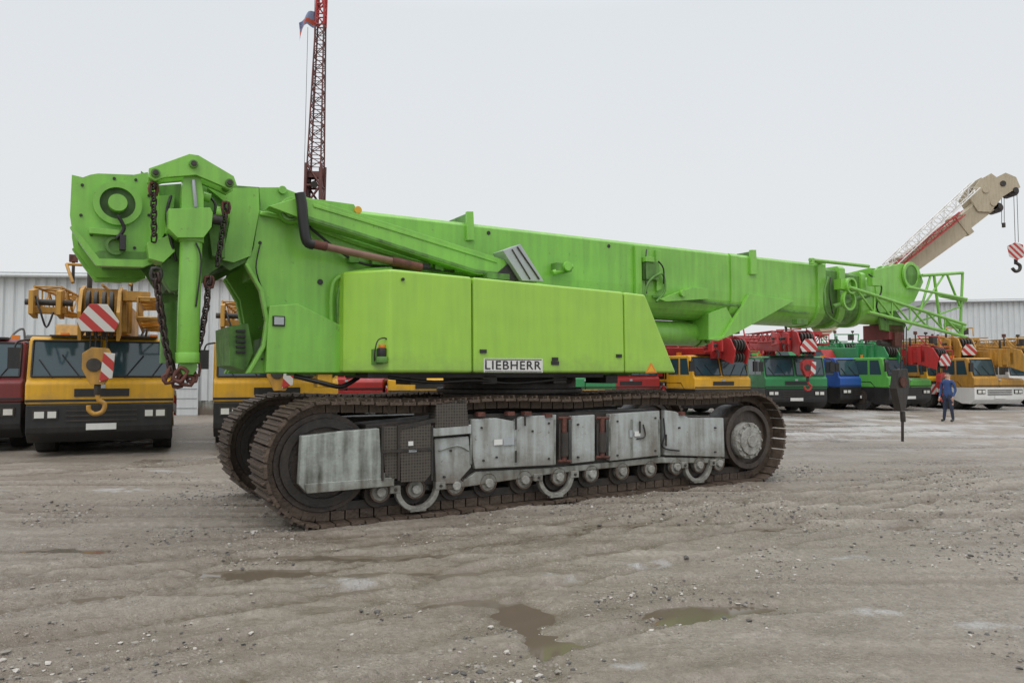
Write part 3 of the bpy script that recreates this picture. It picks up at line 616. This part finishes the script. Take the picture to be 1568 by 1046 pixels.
for i in range(9):
    for j in range(7):
        q=Wd(451+i*3.3,20+j*2.8-i*2.8+abs(i-3)*1.6+j*abs(i-4)*.45,D-.2); q.y+=.15*math.sin(i*.9+j*.4); fl.append(q)
FR=paint('flag_red',(.50,.10,.06),.8,.1); FB=paint('flag_blue',(.22,.27,.42),.8,.1)
for j in range(6): m.add(fl,[(j+7*i,j+1+7*i,j+8+7*i,j+7+7*i) for i in range(8)],[FB,FB,FB,FR,FR,FB][j],True)
m.build('flag',e)
# beige crane with raised telescopic boom on the right
e=empty('telescopic_boom_crane',(0,0,0)); m=MB(); D=44
def bm_(p0,p1,h,w,mt):
    p0=Vector(p0);p1=Vector(p1); d=(p1-p0); L=d.length; d.normalize(); M=Matrix((d,Vector((0,1,0)),d.cross(Vector((0,1,0))))).transposed(); m.box((p0+p1)/2,(L,w,h),mt,M)
bm_(Wd(1250,505,D),Wd(1475,345,D),1.2,1.0,BEIGE); bm_(Wd(1440,370,D),Wd(1515,312,D),1.0,.8,BEIGE); bm_(Wd(1470,348,D),Wd(1478,342,D),1.4,1.1,BEIGE); bm_(Wd(1380,412,D),Wd(1388,407,D),1.45,1.15,BEIGE)
for w in(-.5,.45):
    pl=[(1482,302),(1500,276),(1518,266),(1526,272),(1540,265),(1556,272),(1562,288),(1548,294),(1535,302),(1515,326),(1496,325)]
    m.rings([[Wd(a,b_,D)+Vector((0,w,0)) for a,b_ in pl],[Wd(a,b_,D)+Vector((0,w+.08,0)) for a,b_ in pl]],BEIGE,False)
for x,y,r in((1508,292,.40),(1535,282,.35),(1554,292,.33),(1520,312,.4),(1530,318,.3)):
    m.tube(Wd(x,y,D)+Vector((0,-.35,0)),Wd(x,y,D)+Vector((0,.35,0)),r,DARK,n=20); m.tube(Wd(x,y,D)+Vector((0,-.56,0)),Wd(x,y,D)+Vector((0,-.5,0)),r*.5,DARK if r<.36 else BEIGE,n=12)
m.lattice(Wd(1362,408,D-1),Wd(1500,282,D-1),.5,.5,14,.035,WHITE,rd=.02); m.lattice(Wd(1362,418,D-1),Wd(1480,325,D-1),.3,.3,10,.03,RED,rd=.02)
for x in(1541,1545): m.tube(Wd(x,300,D),Wd(x-1,342,D),.02,DARK,n=5)
m.tube(Wd(1543,340,D),Wd(1543,347,D),.10,DARK)
m.tube(Wd(1560,285,D),Wd(1560,370,D),.02,DARK,n=5); m.tube(Wd(1565,285,D),Wd(1565,370,D),.02,DARK,n=5)
hb=[(1547,376),(1560,370),(1572,374),(1574,392),(1562,398),(1550,392)]
m.rings([[Wd(a,b_,D-.2) for a,b_ in hb],[Wd(a,b_,D+.2) for a,b_ in hb]],STRIPE,False)
m.tube(Wd(1560,396,D),Wd(1560,404,D),.1,DARK); m.path([Wd(1560,402,D),Wd(1566,406,D),Wd(1565,413,D),Wd(1559,415,D),Wd(1554,410,D)],.1,DARK)
cx=Wd(1250,505,D).x
m.box((cx+2,D,2.4),(5,2.4,1.2),BEIGE); m.box((cx+2,D,1.2),(10,2.6,.8),BEIGE); m.box((cx-3.4,D,2.0),(1.6,2.6,1.5),BEIGE)
for i in range(5): m.tube((cx-2.5+i*2,D-1.3,.6),(cx-2.5+i*2,D+1.3,.6),.6,RUBBER,n=20)
m.build('boom_and_carrier',e,.02)
# ================================================================= BUILDINGS
def shed(name,p0,p1,depth,h,roofrise):
    p0=Vector((*p0,0));p1=Vector((*p1,0)); d=(p1-p0); L=d.length; ang=math.atan2(d.y,d.x)
    e=empty(name,p0,ang); m=MB()
    n=int(L/.4); vs=[]
    for i in range(n):
        x=L*i/n; w=L/n
        for dx,y in((0,0),(.55*w,0),(.68*w,.07),(.88*w,.07)):
            vs+=[(x+dx,y,.6),(x+dx,y,h)]
    k=len(vs)//2
    m.add(vs,[(2*i,2*i+2,2*i+3,2*i+1) for i in range(k-1)],BLUEG)
    m.box((L/2,.08,.3),(L,.1,.6),PALED)
    m.box((L/2,depth/2+.15,h/2),(L-.05,depth,h-.02),BLUEG)
    m.build('cladding_walls',e)
    m=MB(); m.prismx([(-.25,h),(-.25,h+.16),(depth/2,h+roofrise),(depth+.3,h+.1),(depth+.3,h)],-.2,L+.2,ROOF)
    m.tube((0,-.3,h+.02),(L,-.3,h+.02),.08,BLUEG)
    for i in range(int(L/6)+1): m.tube((i*6+.5,-.08,0),(i*6+.5,-.08,h),.05,BLUEG)
    m.build('roof',e)
    m=MB()
    for i in range(int(L/6)):
        x=i*6+3.5
        m.box((x,-.03,1.4),(3.0,.06,2.8),BLUEG)
        for q in range(7): m.box((x,-.07,.3+q*.4),(2.9,.02,.03),SILVER)
    m.build('roller_doors',e)
shed('warehouse',(-30,29.0),(-8.5,31.0),14,5.7,.7)
shed('warehouse',(33,57),(75,49),16,7.3,.8)
def tree(name,loc,h):
    m=MB()
    def br(p,d,L,r,k):
        q=p+d*L; m.tube(p,q,r,BARK,r*.65,n=5)
        if k==0: return
        for _ in range(3 if k>1 else 4):
            nd=(d+Vector((random.uniform(-.7,.7),random.uniform(-.7,.7),random.uniform(-.1,.5)))).normalized(); br(p+d*L*random.uniform(.6,1),nd,L*random.uniform(.6,.8),r*.6,k-1)
    br(Vector(loc),Vector((0,0,1)),h*.32,h*.025,5); m.build(name)
tree('bare_tree',(-29.5,46,0),9.0); tree('bare_tree',(-26,48,0),8.0); tree('bare_tree',(56,85,0),11); tree('bare_tree',(49,88,0),10)
# ================================================================= PERSON
def person(name,loc,rot):
    V_=[];E_=[];R_=[]
    def a(p,r,par=None):
        V_.append(p);R_.append(r)
        if par is not None:E_.append((par,len(V_)-1))
        return len(V_)-1
    pel=a((0,0,.95),(.15,.11)); b1=a((0,0,1.12),(.145,.105),pel); b2=a((0,0,1.32),(.175,.115),b1); b3=a((0,.0,1.44),(.13,.09),b2)
    nk=a((0,.0,1.52),(.058,.058),b3); h1=a((0,-.015,1.60),(.075,.09),nk); h2=a((0,-.01,1.70),(.08,.098),h1); a((0,0,1.765),(.05,.06),h2)
    for s in(-1,1):
        hp=a((s*.10,0,.86),(.095,.10),pel); kn=a((s*.13,-.03*s,.48),(.066,.07),hp); an=a((s*.15,.02*s,.10),(.05,.05),kn); he=a((s*.155,.0,.05),(.05,.05),an); a((s*.17,-.17,.035),(.045,.035),he)
        sh=a((s*.19,0,1.42),(.065,.065),b3); el=a((s*.26,.03,1.14),(.047,.047),sh); wr=a((s*.24,-.10,.90),(.032,.032),el); pa=a((s*.24,-.13,.83),(.036,.02),wr)
        for i,(dx,L) in enumerate(((-.028,.06),(-.010,.075),(.009,.07),(.027,.055))):
            k=a((s*.24+dx,-.14,.785),(.009,.009),pa); k2=a((s*.24+dx,-.145,.785-L*.5),(.008,.008),k); a((s*.24+dx,-.13,.785-L),(.007,.007),k2)
        k=a((s*.24-s*.04,-.15,.83),(.010,.010),pa); a((s*.24-s*.05,-.16,.79),(.008,.008),k)
    me=bpy.data.meshes.new(name+'_sk'); me.from_pydata(V_,E_,[]); o=bpy.data.objects.new('tmp_sk',me); scene.collection.objects.link(o)
    o.modifiers.new('s','SKIN')
    for i,v in enumerate(me.skin_vertices[0].data): v.radius=R_[i]; v.use_root=(i==0)
    sb=o.modifiers.new('ss','SUBSURF'); sb.levels=1
    dg=bpy.context.evaluated_depsgraph_get(); me2=bpy.data.meshes.new_from_object(o.evaluated_get(dg)); bpy.data.objects.remove(o)
    me2.materials.clear()
    for mm in(SKIN,JACKET,TROUS,HAIR,BLACK): me2.materials.append(mm)
    for p in me2.polygons:
        z=p.center.z; x=abs(p.center.x); p.use_smooth=True
        if z>1.50: p.material_index=3 if (z>1.70 or (p.center.y>.03 and z>1.58)) else 0
        elif x>.18 and z<.90 and z>.6: p.material_index=0
        elif z>.93 or x>.2 and z>.88: p.material_index=1
        elif z<.12: p.material_index=4
        else: p.material_index=2
    e=empty(name,loc,rot); b=bpy.data.objects.new('body',me2); scene.collection.objects.link(b); b.parent=e
    m=MB(); m.tube((0,-.10,1.66),(0,-.13,1.63),.012,SKIN,.018,n=6)
    for s in(-1,1): m.tube((s*.085,0,1.63),(s*.095,.01,1.68),.015,SKIN,n=6); m.tube((s*.03,-.10,1.665),(s*.03,-.106,1.665),.008,HAIR,n=6)
    m.box((0,-.105,1.59),(.05,.01,.01),RUST); m.build('face',e)
gx,gy=G(1450,645); person('person',(gx,gy,0),math.radians(-60))
# ================================================================= GROUND
perm=rng.random((256,256))
def vn(x,y,sd=0):
    xi=np.floor(x).astype(int); yi=np.floor(y).astype(int); fx=x-xi; fy=y-yi; fx=fx*fx*(3-2*fx); fy=fy*fy*(3-2*fy)
    g=lambda i,j: perm[(xi+i+sd*17)%256,(yi+j+sd*31)%256]
    return (g(0,0)*(1-fx)+g(1,0)*fx)*(1-fy)+(g(0,1)*(1-fx)+g(1,1)*fx)*fy-.5
def axis(lo,hi,st,far_lo,far_hi):
    a=list(np.arange(lo,hi,st)); x=hi; s=st
    while x<far_hi: a.append(x); s*=1.06; x+=s
    a.append(far_hi); x=lo-st; s=st; pre=[]
    while x>far_lo: pre.append(x); s*=1.06; x-=s
    pre.append(far_lo); return np.array(pre[::-1]+a)
xs=axis(-7,11,.035,-900,900); ys=axis(3.2,14,.03,-200,1500)
X,Y=np.meshgrid(xs,ys)
pud=[(1040,928,.34,.20),(1150,922,.42,.17),(806,928,.22,.26),(835,972,.16,.26),(1410,803,.45,.18),(1190,806,.55,.18),(100,835,.5,.16),(384,866,.5,.14),(1100,1036,.2,.12),(700,912,.4,.10),(520,846,.8,.14),(1520,746,.6,.2),(640,868,.5,.12),(440,868,.6,.14),(300,800,.8,.12),(960,800,.9,.12),(1330,770,.9,.15)]
wetp=[(800,945,.8,.8),(600,870,2.2,.6),(420,860,1.5,.5),(1000,925,1.2,.6),(480,930,1.1,.6),(1430,800,1.2,.4),(1180,810,1.4,.5),(100,838,1.2,.45),(1150,1020,1,.35),(840,1010,.5,.45),(700,830,2.6,.5),(900,800,2.2,.4),(1300,960,.7,.4),(200,960,.8,.3)]
def height(X,Y,full=False):
    h=.018*vn(X*.35,Y*.35,1)+.016*vn(X*1.3,Y*1.3,2)+.016*vn(X*4,Y*4,3)+.014*vn(X*10,Y*10,4)+.009*vn(X*22,Y*22,45)
    wl=(X-O.x)*V.x+(Y-O.y)*V.y; sl=(X-O.x)*U.x+(Y-O.y)*U.y; rut=0*X
    for wc,am,wd,sd in((-.45,.034,.15,5),(-.85,.026,.10,6),(-1.45,.034,.12,7),(-1.75,.024,.08,25),(-2.35,.034,.13,8),(-2.75,.02,.08,9),(-3.0,.022,.08,10),(-3.6,.026,.12,11),(-4.2,.02,.1,26),(-4.9,.022,.12,38),(4.5,.03,.2,27),(5.5,.03,.2,28),(7,.03,.25,29),(9,.03,.25,30)):
        mnd=.26*vn(sl*.16,sl*0+sd,sd)+.03*vn(sl*1.5,sl*0+sd,sd); q=(wl-wc-mnd)/wd
        on=np.clip(vn(sl*.22,sl*0+sd,sd+1)*4+.9,0,1); tr=(1+.3*np.sign(np.sin((sl+.6*np.abs(q)*wd)*2*np.pi/.13)))*on
        g0=np.exp(-q**4); h+=am*(-g0*tr+.7*on*np.exp(-((np.abs(q)-1.5)/.4)**2)); rut=np.maximum(rut,g0*on)
    for yc,am,wd,sd in((8.6,.034,.13,12),(9.0,.022,.1,31),(9.9,.034,.16,13),(10.7,.03,.14,32),(11.6,.036,.2,14),(12.8,.03,.2,15),(13.7,.03,.2,33),(14.6,.03,.2,16),(7.6,.026,.12,17),(7.15,.02,.09,39),(6.5,.022,.10,18),(5.7,.018,.09,19),(17,.04,.3,34),(19,.04,.3,35),(21.5,.04,.4,36),(24,.04,.4,37)):
        mnd=.7*vn(X*.09,X*0+sd,sd)+.04*vn(X*1.2,X*0+sd,sd)+.05*X; q=(Y-yc-mnd)/wd
        on=np.clip(vn(X*.2,Y*.2,sd)*4+.7,0,1); g0=np.exp(-q**4)
        h+=am*(-g0*(1+.25*np.sign(np.sin(X*2*np.pi/.14)))+.6*np.exp(-((np.abs(q)-1.5)/.4)**2))*on; rut=np.maximum(rut,g0*on)
    t=np.clip((Y-3.5)/2.2,0,1); xc=.35-.32*t; q=(X-xc-.04*vn(Y*1.2,Y*0,40))/.05; on=((Y>3.4)&(Y<5.8)); g0=np.exp(-q**4)*on; h-=.022*g0*(1+.4*np.sign(np.sin(Y*2*np.pi/.07))); rut=np.maximum(rut,g0)
    wv=.5*vn(X*3,Y*3,21)+.4*vn(X*8,Y*8,22)+.2*vn(X*18,Y*18,23); wet=np.clip(vn(X*.45,Y*.7,60)*3+vn(X*1.7,Y*2.2,61)*2-.35,0,1)*.8
    for px,py,rx,ry in pud:
        x0,y0=G(px,py); r=np.sqrt(((X-x0)/rx)**2+((Y-y0)/ry)**2)+wv; h-=.05*np.exp(-np.clip(r,0,9)**4*.7)
    far=np.clip((34-np.hypot(X-2,Y-9))/12,0,1)
    if not full: return h*far
    for px,py,rx,ry in wetp:
        x0,y0=G(px,py); r=np.sqrt(((X-x0)/rx)**2+((Y-y0)/ry)**2)+1.2*wv; wet=np.maximum(wet,np.clip(1.25-r,0,1))
    sn=vn(X*.5,Y*1.4,50)+.7*vn(X*1.6,Y*4,51)+.4*vn(X*5,Y*9,52)
    reg=np.clip((Y-14)/6,0,1)*np.clip((X+1)/4,0,1)
    snow=np.clip((sn-.36+.36*reg)*5,0,1)*reg+np.clip((sn-.42)*6,0,1)*.8*(X<-4)*(Y>8)
    for px,py,rx,ry in((540,886,.26,.12),(190,748,.7,.25),(985,860,.3,.12),(840,880,.25,.1),(1290,850,.25,.1),(1240,662,3.2,1.6),(1420,655,3.4,1.2),(1340,930,.25,.1),(960,1010,.15,.06),(1150,922,.2,.08),(500,880,.2,.08),(1500,950,.3,.1)):
        x0,y0=G(px,py); r=np.sqrt(((X-x0)/rx)**2+((Y-y0)/ry)**2)+1.6*wv; snow=np.maximum(snow,np.clip((1-r)*2,0,1)*np.clip(vn(X*12,Y*12,55)*5+.6,0,1))
    return h*far,rut,wet,np.clip(snow,0,1)
Z,RUTA,WETA,SNOA=height(X,Y,True)
nx,ny=len(xs),len(ys)
me=bpy.data.meshes.new('ground'); me.vertices.add(nx*ny); me.vertices.foreach_set('co',np.stack([X.ravel(),Y.ravel(),Z.ravel()],1).ravel())
I=np.arange(nx*ny).reshape(ny,nx); q=np.stack([I[:-1,:-1],I[:-1,1:],I[1:,1:],I[1:,:-1]],-1).reshape(-1,4)
me.loops.add(q.size); me.loops.foreach_set('vertex_index',q.ravel()); me.polygons.add(len(q)); me.polygons.foreach_set('loop_start',np.arange(0,q.size,4)); me.polygons.foreach_set('use_smooth',np.ones(len(q),bool)); me.update(calc_edges=True); me.validate()
at=me.attributes.new('surf','FLOAT_COLOR','POINT'); at.data.foreach_set('color',np.stack([RUTA,WETA,SNOA,np.ones_like(Z)],-1).astype(np.float32).ravel())
go=bpy.data.objects.new('ground',me); scene.collection.objects.link(go)
m,n,l,b=newmat('wet_gravel_mud'); tc=n.new('ShaderNodeTexCoord')
def noise(sc,det=6,rough=.6,vec=None):
    t=n.new('ShaderNodeTexNoise'); t.inputs['Scale'].default_value=sc; t.inputs['Detail'].default_value=det; t.inputs['Roughness'].default_value=rough; l.new(vec or tc.outputs['Object'],t.inputs['Vector']); return t.outputs['Fac']
def mrange(i,a,b_,c,d):
    t=n.new('ShaderNodeMapRange'); t.inputs[1].default_value=a;t.inputs[2].default_value=b_;t.inputs[3].default_value=c;t.inputs[4].default_value=d; l.new(i,t.inputs[0]); return t.outputs[0]
def mth(op,a,c):
    t=n.new('ShaderNodeMath'); t.operation=op
    for k,v in((0,a),(1,c)):
        if isinstance(v,(int,float)): t.inputs[k].default_value=v
        else: l.new(v,t.inputs[k])
    return t.outputs[0]
def mixc(f,a,c,mode='MIX'):
    t=n.new('ShaderNodeMix'); t.data_type='RGBA'; t.blend_type=mode
    if isinstance(f,(int,float)): t.inputs[0].default_value=f
    else: l.new(f,t.inputs[0])
    for k,v in((6,a),(7,c)):
        if isinstance(v,tuple): t.inputs[k].default_value=(*v,1)
        else: l.new(v,t.inputs[k])
    return t.outputs[2]
mp=n.new('ShaderNodeMapping'); mp.inputs['Rotation'].default_value=(0,0,-math.radians(18)); mp.inputs['Scale'].default_value=(.22,1.6,1); l.new(tc.outputs['Object'],mp.inputs[0])
atn=n.new('ShaderNodeAttribute'); atn.attribute_name='surf'; sa_=n.new('ShaderNodeSeparateColor'); l.new(atn.outputs['Color'],sa_.inputs[0])
patch=noise(.45,7,.65); streakn=noise(1.0,8,.7,mp.outputs[0]); fine=noise(16,8,.8); mid=noise(3,8,.7)
vo=n.new('ShaderNodeTexVoronoi'); vo.inputs['Scale'].default_value=34; l.new(tc.outputs['Object'],vo.inputs['Vector'])
vo2=n.new('ShaderNodeTexVoronoi'); vo2.inputs['Scale'].default_value=85; l.new(tc.outputs['Object'],vo2.inputs['Vector'])
geo=n.new('ShaderNodeNewGeometry'); sx=n.new('ShaderNodeSeparateXYZ'); l.new(geo.outputs['Position'],sx.inputs[0])
lowz=mrange(mth('ADD',sx.outputs['Z'],mth('MULTIPLY',mth('SUBTRACT',mid,.5),.05)),-.040,.002,1,0)
wet=mth('MAXIMUM',lowz,mth('MULTIPLY',sa_.outputs[1],mrange(mid,.35,.6,.55,1)))
c0=mixc(mrange(streakn,.37,.63,0,1),(.25,.205,.16),(.50,.45,.39))
c1=mixc(mrange(patch,.4,.62,0,.6),c0,(.38,.335,.28))
c2=mixc(mrange(fine,.38,.66,0,.75),c1,(.15,.12,.095))
c2=mixc(mth('MULTIPLY',sa_.outputs[0],.45),c2,(.16,.13,.10))
gm=mrange(noise(.9,5,.6),.42,.58,.12,1)
sep=n.new('ShaderNodeSeparateColor'); l.new(vo.outputs['Color'],sep.inputs[0]); sep2=n.new('ShaderNodeSeparateColor'); l.new(vo2.outputs['Color'],sep2.inputs[0])
gcol=mixc(sep.outputs[0],(.12,.11,.095),(.62,.58,.52)); gcol2=mixc(sep2.outputs[0],(.13,.11,.09),(.58,.53,.46))
c3=mixc(mth('MULTIPLY',mth('MULTIPLY',gm,mrange(sep.outputs[1],.55,.65,0,.85)),mrange(vo.outputs['Distance'],.25,.45,1,0)),c2,gcol)
c3=mixc(mth('MULTIPLY',mrange(sep2.outputs[1],.5,.6,0,.75),mrange(vo2.outputs['Distance'],.25,.5,1,0)),c3,gcol2)
c4=mixc(mth('MULTIPLY',mrange(sa_.outputs[2],0,1,0,.85),mrange(fine,.3,.6,1,.5)),c3,SLUSH)
c5=mixc(wet,c4,mixc(.68,c4,(.095,.075,.052)))
l.new(c5,b.inputs['Base Color'])
ro=mth('MAXIMUM',mth('SUBTRACT',mrange(streakn,.35,.65,.34,.64),mth('MULTIPLY',wet,.36)),.10); l.new(ro,b.inputs['Roughness'])
bh=mth('ADD',mth('MULTIPLY',fine,.9),mth('ADD',mth('MULTIPLY',mth('MULTIPLY',gm,mrange(vo.outputs['Distance'],0,.5,1,0)),.55),mth('MULTIPLY',mrange(vo2.outputs['Distance'],0,.5,1,0),.3)))
bp=n.new('ShaderNodeBump'); l.new(mrange(wet,0,1,.95,.28),bp.inputs['Strength']); bp.inputs['Distance'].default_value=.035; l.new(bh,bp.inputs['Height']); l.new(bp.outputs[0],b.inputs['Normal'])
me.materials.append(m)
m,n,l,b=newmat('muddy_water'); b.inputs['Base Color'].default_value=(.13,.105,.078,1); b.inputs['Roughness'].default_value=.05; b.inputs['IOR'].default_value=1.33
wb=MB(); wb.add([(-9,2.5,-.043),(17,2.5,-.043),(17,17,-.043),(-9,17,-.043)],[(0,1,2,3)],m); wb.build('puddle_water')
# loose stones
def ico():
    import bmesh
    bm=bmesh.new(); bmesh.ops.create_icosphere(bm,subdivisions=1,radius=1); v=np.array([x.co[:] for x in bm.verts]); f=np.array([[a.index for a in q.verts] for q in bm.faces]); bm.free(); return v,f
iv,iff=ico(); N=18000
sx_=rng.uniform(-7,12,N*3); sy_=3.2+rng.random(N*3)**1.5*11
dens=vn(sx_*.9,sy_*.9,31)+.6*vn(sx_*3,sy_*3,32); k=np.argsort(-dens+rng.random(N*3)*.4)[:N]; sx_=sx_[k]; sy_=sy_[k]
r=.004+.014*rng.random(N)**2.2; r[rng.random(N)<.012]*=1.8
sc=np.stack([r*rng.uniform(.8,1.5,N),r*rng.uniform(.8,1.3,N),r*rng.uniform(.5,.8,N)],1)
ang=rng.uniform(0,6.28,N); vj=iv[None]*(1+.25*rng.standard_normal((N,len(iv),1)))*sc[:,None,:]
ca,sa2=np.cos(ang)[:,None],np.sin(ang)[:,None]
vx=vj[:,:,0]*ca-vj[:,:,1]*sa2+sx_[:,None]; vy=vj[:,:,0]*sa2+vj[:,:,1]*ca+sy_[:,None]; vz=vj[:,:,2]+(height(sx_,sy_)+r*.25)[:,None]
co=np.stack([vx,vy,vz],-1).reshape(-1,3); fc=(iff[None]+(np.arange(N)*len(iv))[:,None,None]).reshape(-1,3)
me=bpy.data.meshes.new('loose_stones'); me.from_pydata(co.tolist(),[],fc.tolist()); me.materials.append(STONE)
S2=paint('pale_stone',(.5,.47,.43),.8,.5,(.3,.28,.25),streak=0); S3=paint('dark_stone',(.09,.085,.08),.7,.5,(.15,.14,.13),streak=0); me.materials.append(S2); me.materials.append(S3)
mi=np.repeat(rng.choice([0,0,0,1,2,2],N),len(iff)); me.polygons.foreach_set('material_index',mi.astype(np.int32))
so=bpy.data.objects.new('loose_stones',me); scene.collection.objects.link(so)
# ================================================================= LIGHT, SKY
w=bpy.data.worlds.new('World'); scene.world=w; w.use_nodes=True; n=w.node_tree.nodes; l=w.node_tree.links; bg=n['Background']
sky=n.new('ShaderNodeTexSky'); sky.sky_type='NISHITA'; sky.sun_disc=False; sky.sun_elevation=math.radians(50); sky.sun_rotation=math.radians(200); sky.dust_density=4
hs=n.new('ShaderNodeHueSaturation'); hs.inputs['Saturation'].default_value=.3; l.new(sky.outputs[0],hs.inputs['Color'])
tc=n.new('ShaderNodeTexCoord'); sp=n.new('ShaderNodeSeparateXYZ'); l.new(tc.outputs['Generated'],sp.inputs[0])
rp=n.new('ShaderNodeValToRGB'); l.new(sp.outputs['Z'],rp.inputs[0])
els=rp.color_ramp.elements; els[0].position=0; els[0].color=(.86,.88,.89,1); els[1].position=1; els[1].color=(1,1,1,1)
x=els.new(.12); x.color=(.86,.885,.90,1); x=els.new(.45); x.color=(.82,.86,.90,1)
mr=n.new('ShaderNodeMapRange'); mr.inputs[1].default_value=.45; mr.inputs[2].default_value=1; mr.inputs[3].default_value=9.6; mr.inputs[4].default_value=20; l.new(sp.outputs['Z'],mr.inputs[0])
vm=n.new('ShaderNodeVectorMath'); vm.operation='SCALE'; l.new(rp.outputs[0],vm.inputs[0]); l.new(mr.outputs[0],vm.inputs['Scale'])
nz=n.new('ShaderNodeTexNoise'); nz.inputs['Scale'].default_value=1.5; nz.inputs['Detail'].default_value=3; l.new(tc.outputs['Generated'],nz.inputs[0])
m2=n.new('ShaderNodeMapRange'); m2.inputs[3].default_value=.97; m2.inputs[4].default_value=1.03; l.new(nz.outputs['Fac'],m2.inputs[0])
v2=n.new('ShaderNodeVectorMath'); v2.operation='SCALE'; l.new(vm.outputs[0],v2.inputs[0]); l.new(m2.outputs[0],v2.inputs['Scale'])
mx=n.new('ShaderNodeMix'); mx.data_type='RGBA'; mx.inputs[0].default_value=.1; l.new(v2.outputs[0],mx.inputs[6]); l.new(hs.outputs[0],mx.inputs[7]); l.new(mx.outputs[2],bg.inputs['Color']); bg.inputs['Strength'].default_value=.1
ld=bpy.data.lights.new('sun','SUN'); ld.energy=.8; ld.angle=math.radians(40); ld.color=(1,.97,.93); lo=bpy.data.objects.new('sun',ld); scene.collection.objects.link(lo)
lo.rotation_euler=(math.radians(40),0,math.radians(-20))
scene.view_settings.view_transform='Standard'; scene.view_settings.look='None'; scene.view_settings.exposure=0
cam=bpy.data.cameras.new('camera'); cam.sensor_width=36; cam.lens=F/1568*36; cam.clip_end=3000; co_=bpy.data.objects.new('camera',cam); scene.collection.objects.link(co_)
co_.location=(0,0,H); co_.rotation_euler=(math.pi/2+TH,0,0); scene.camera=co_
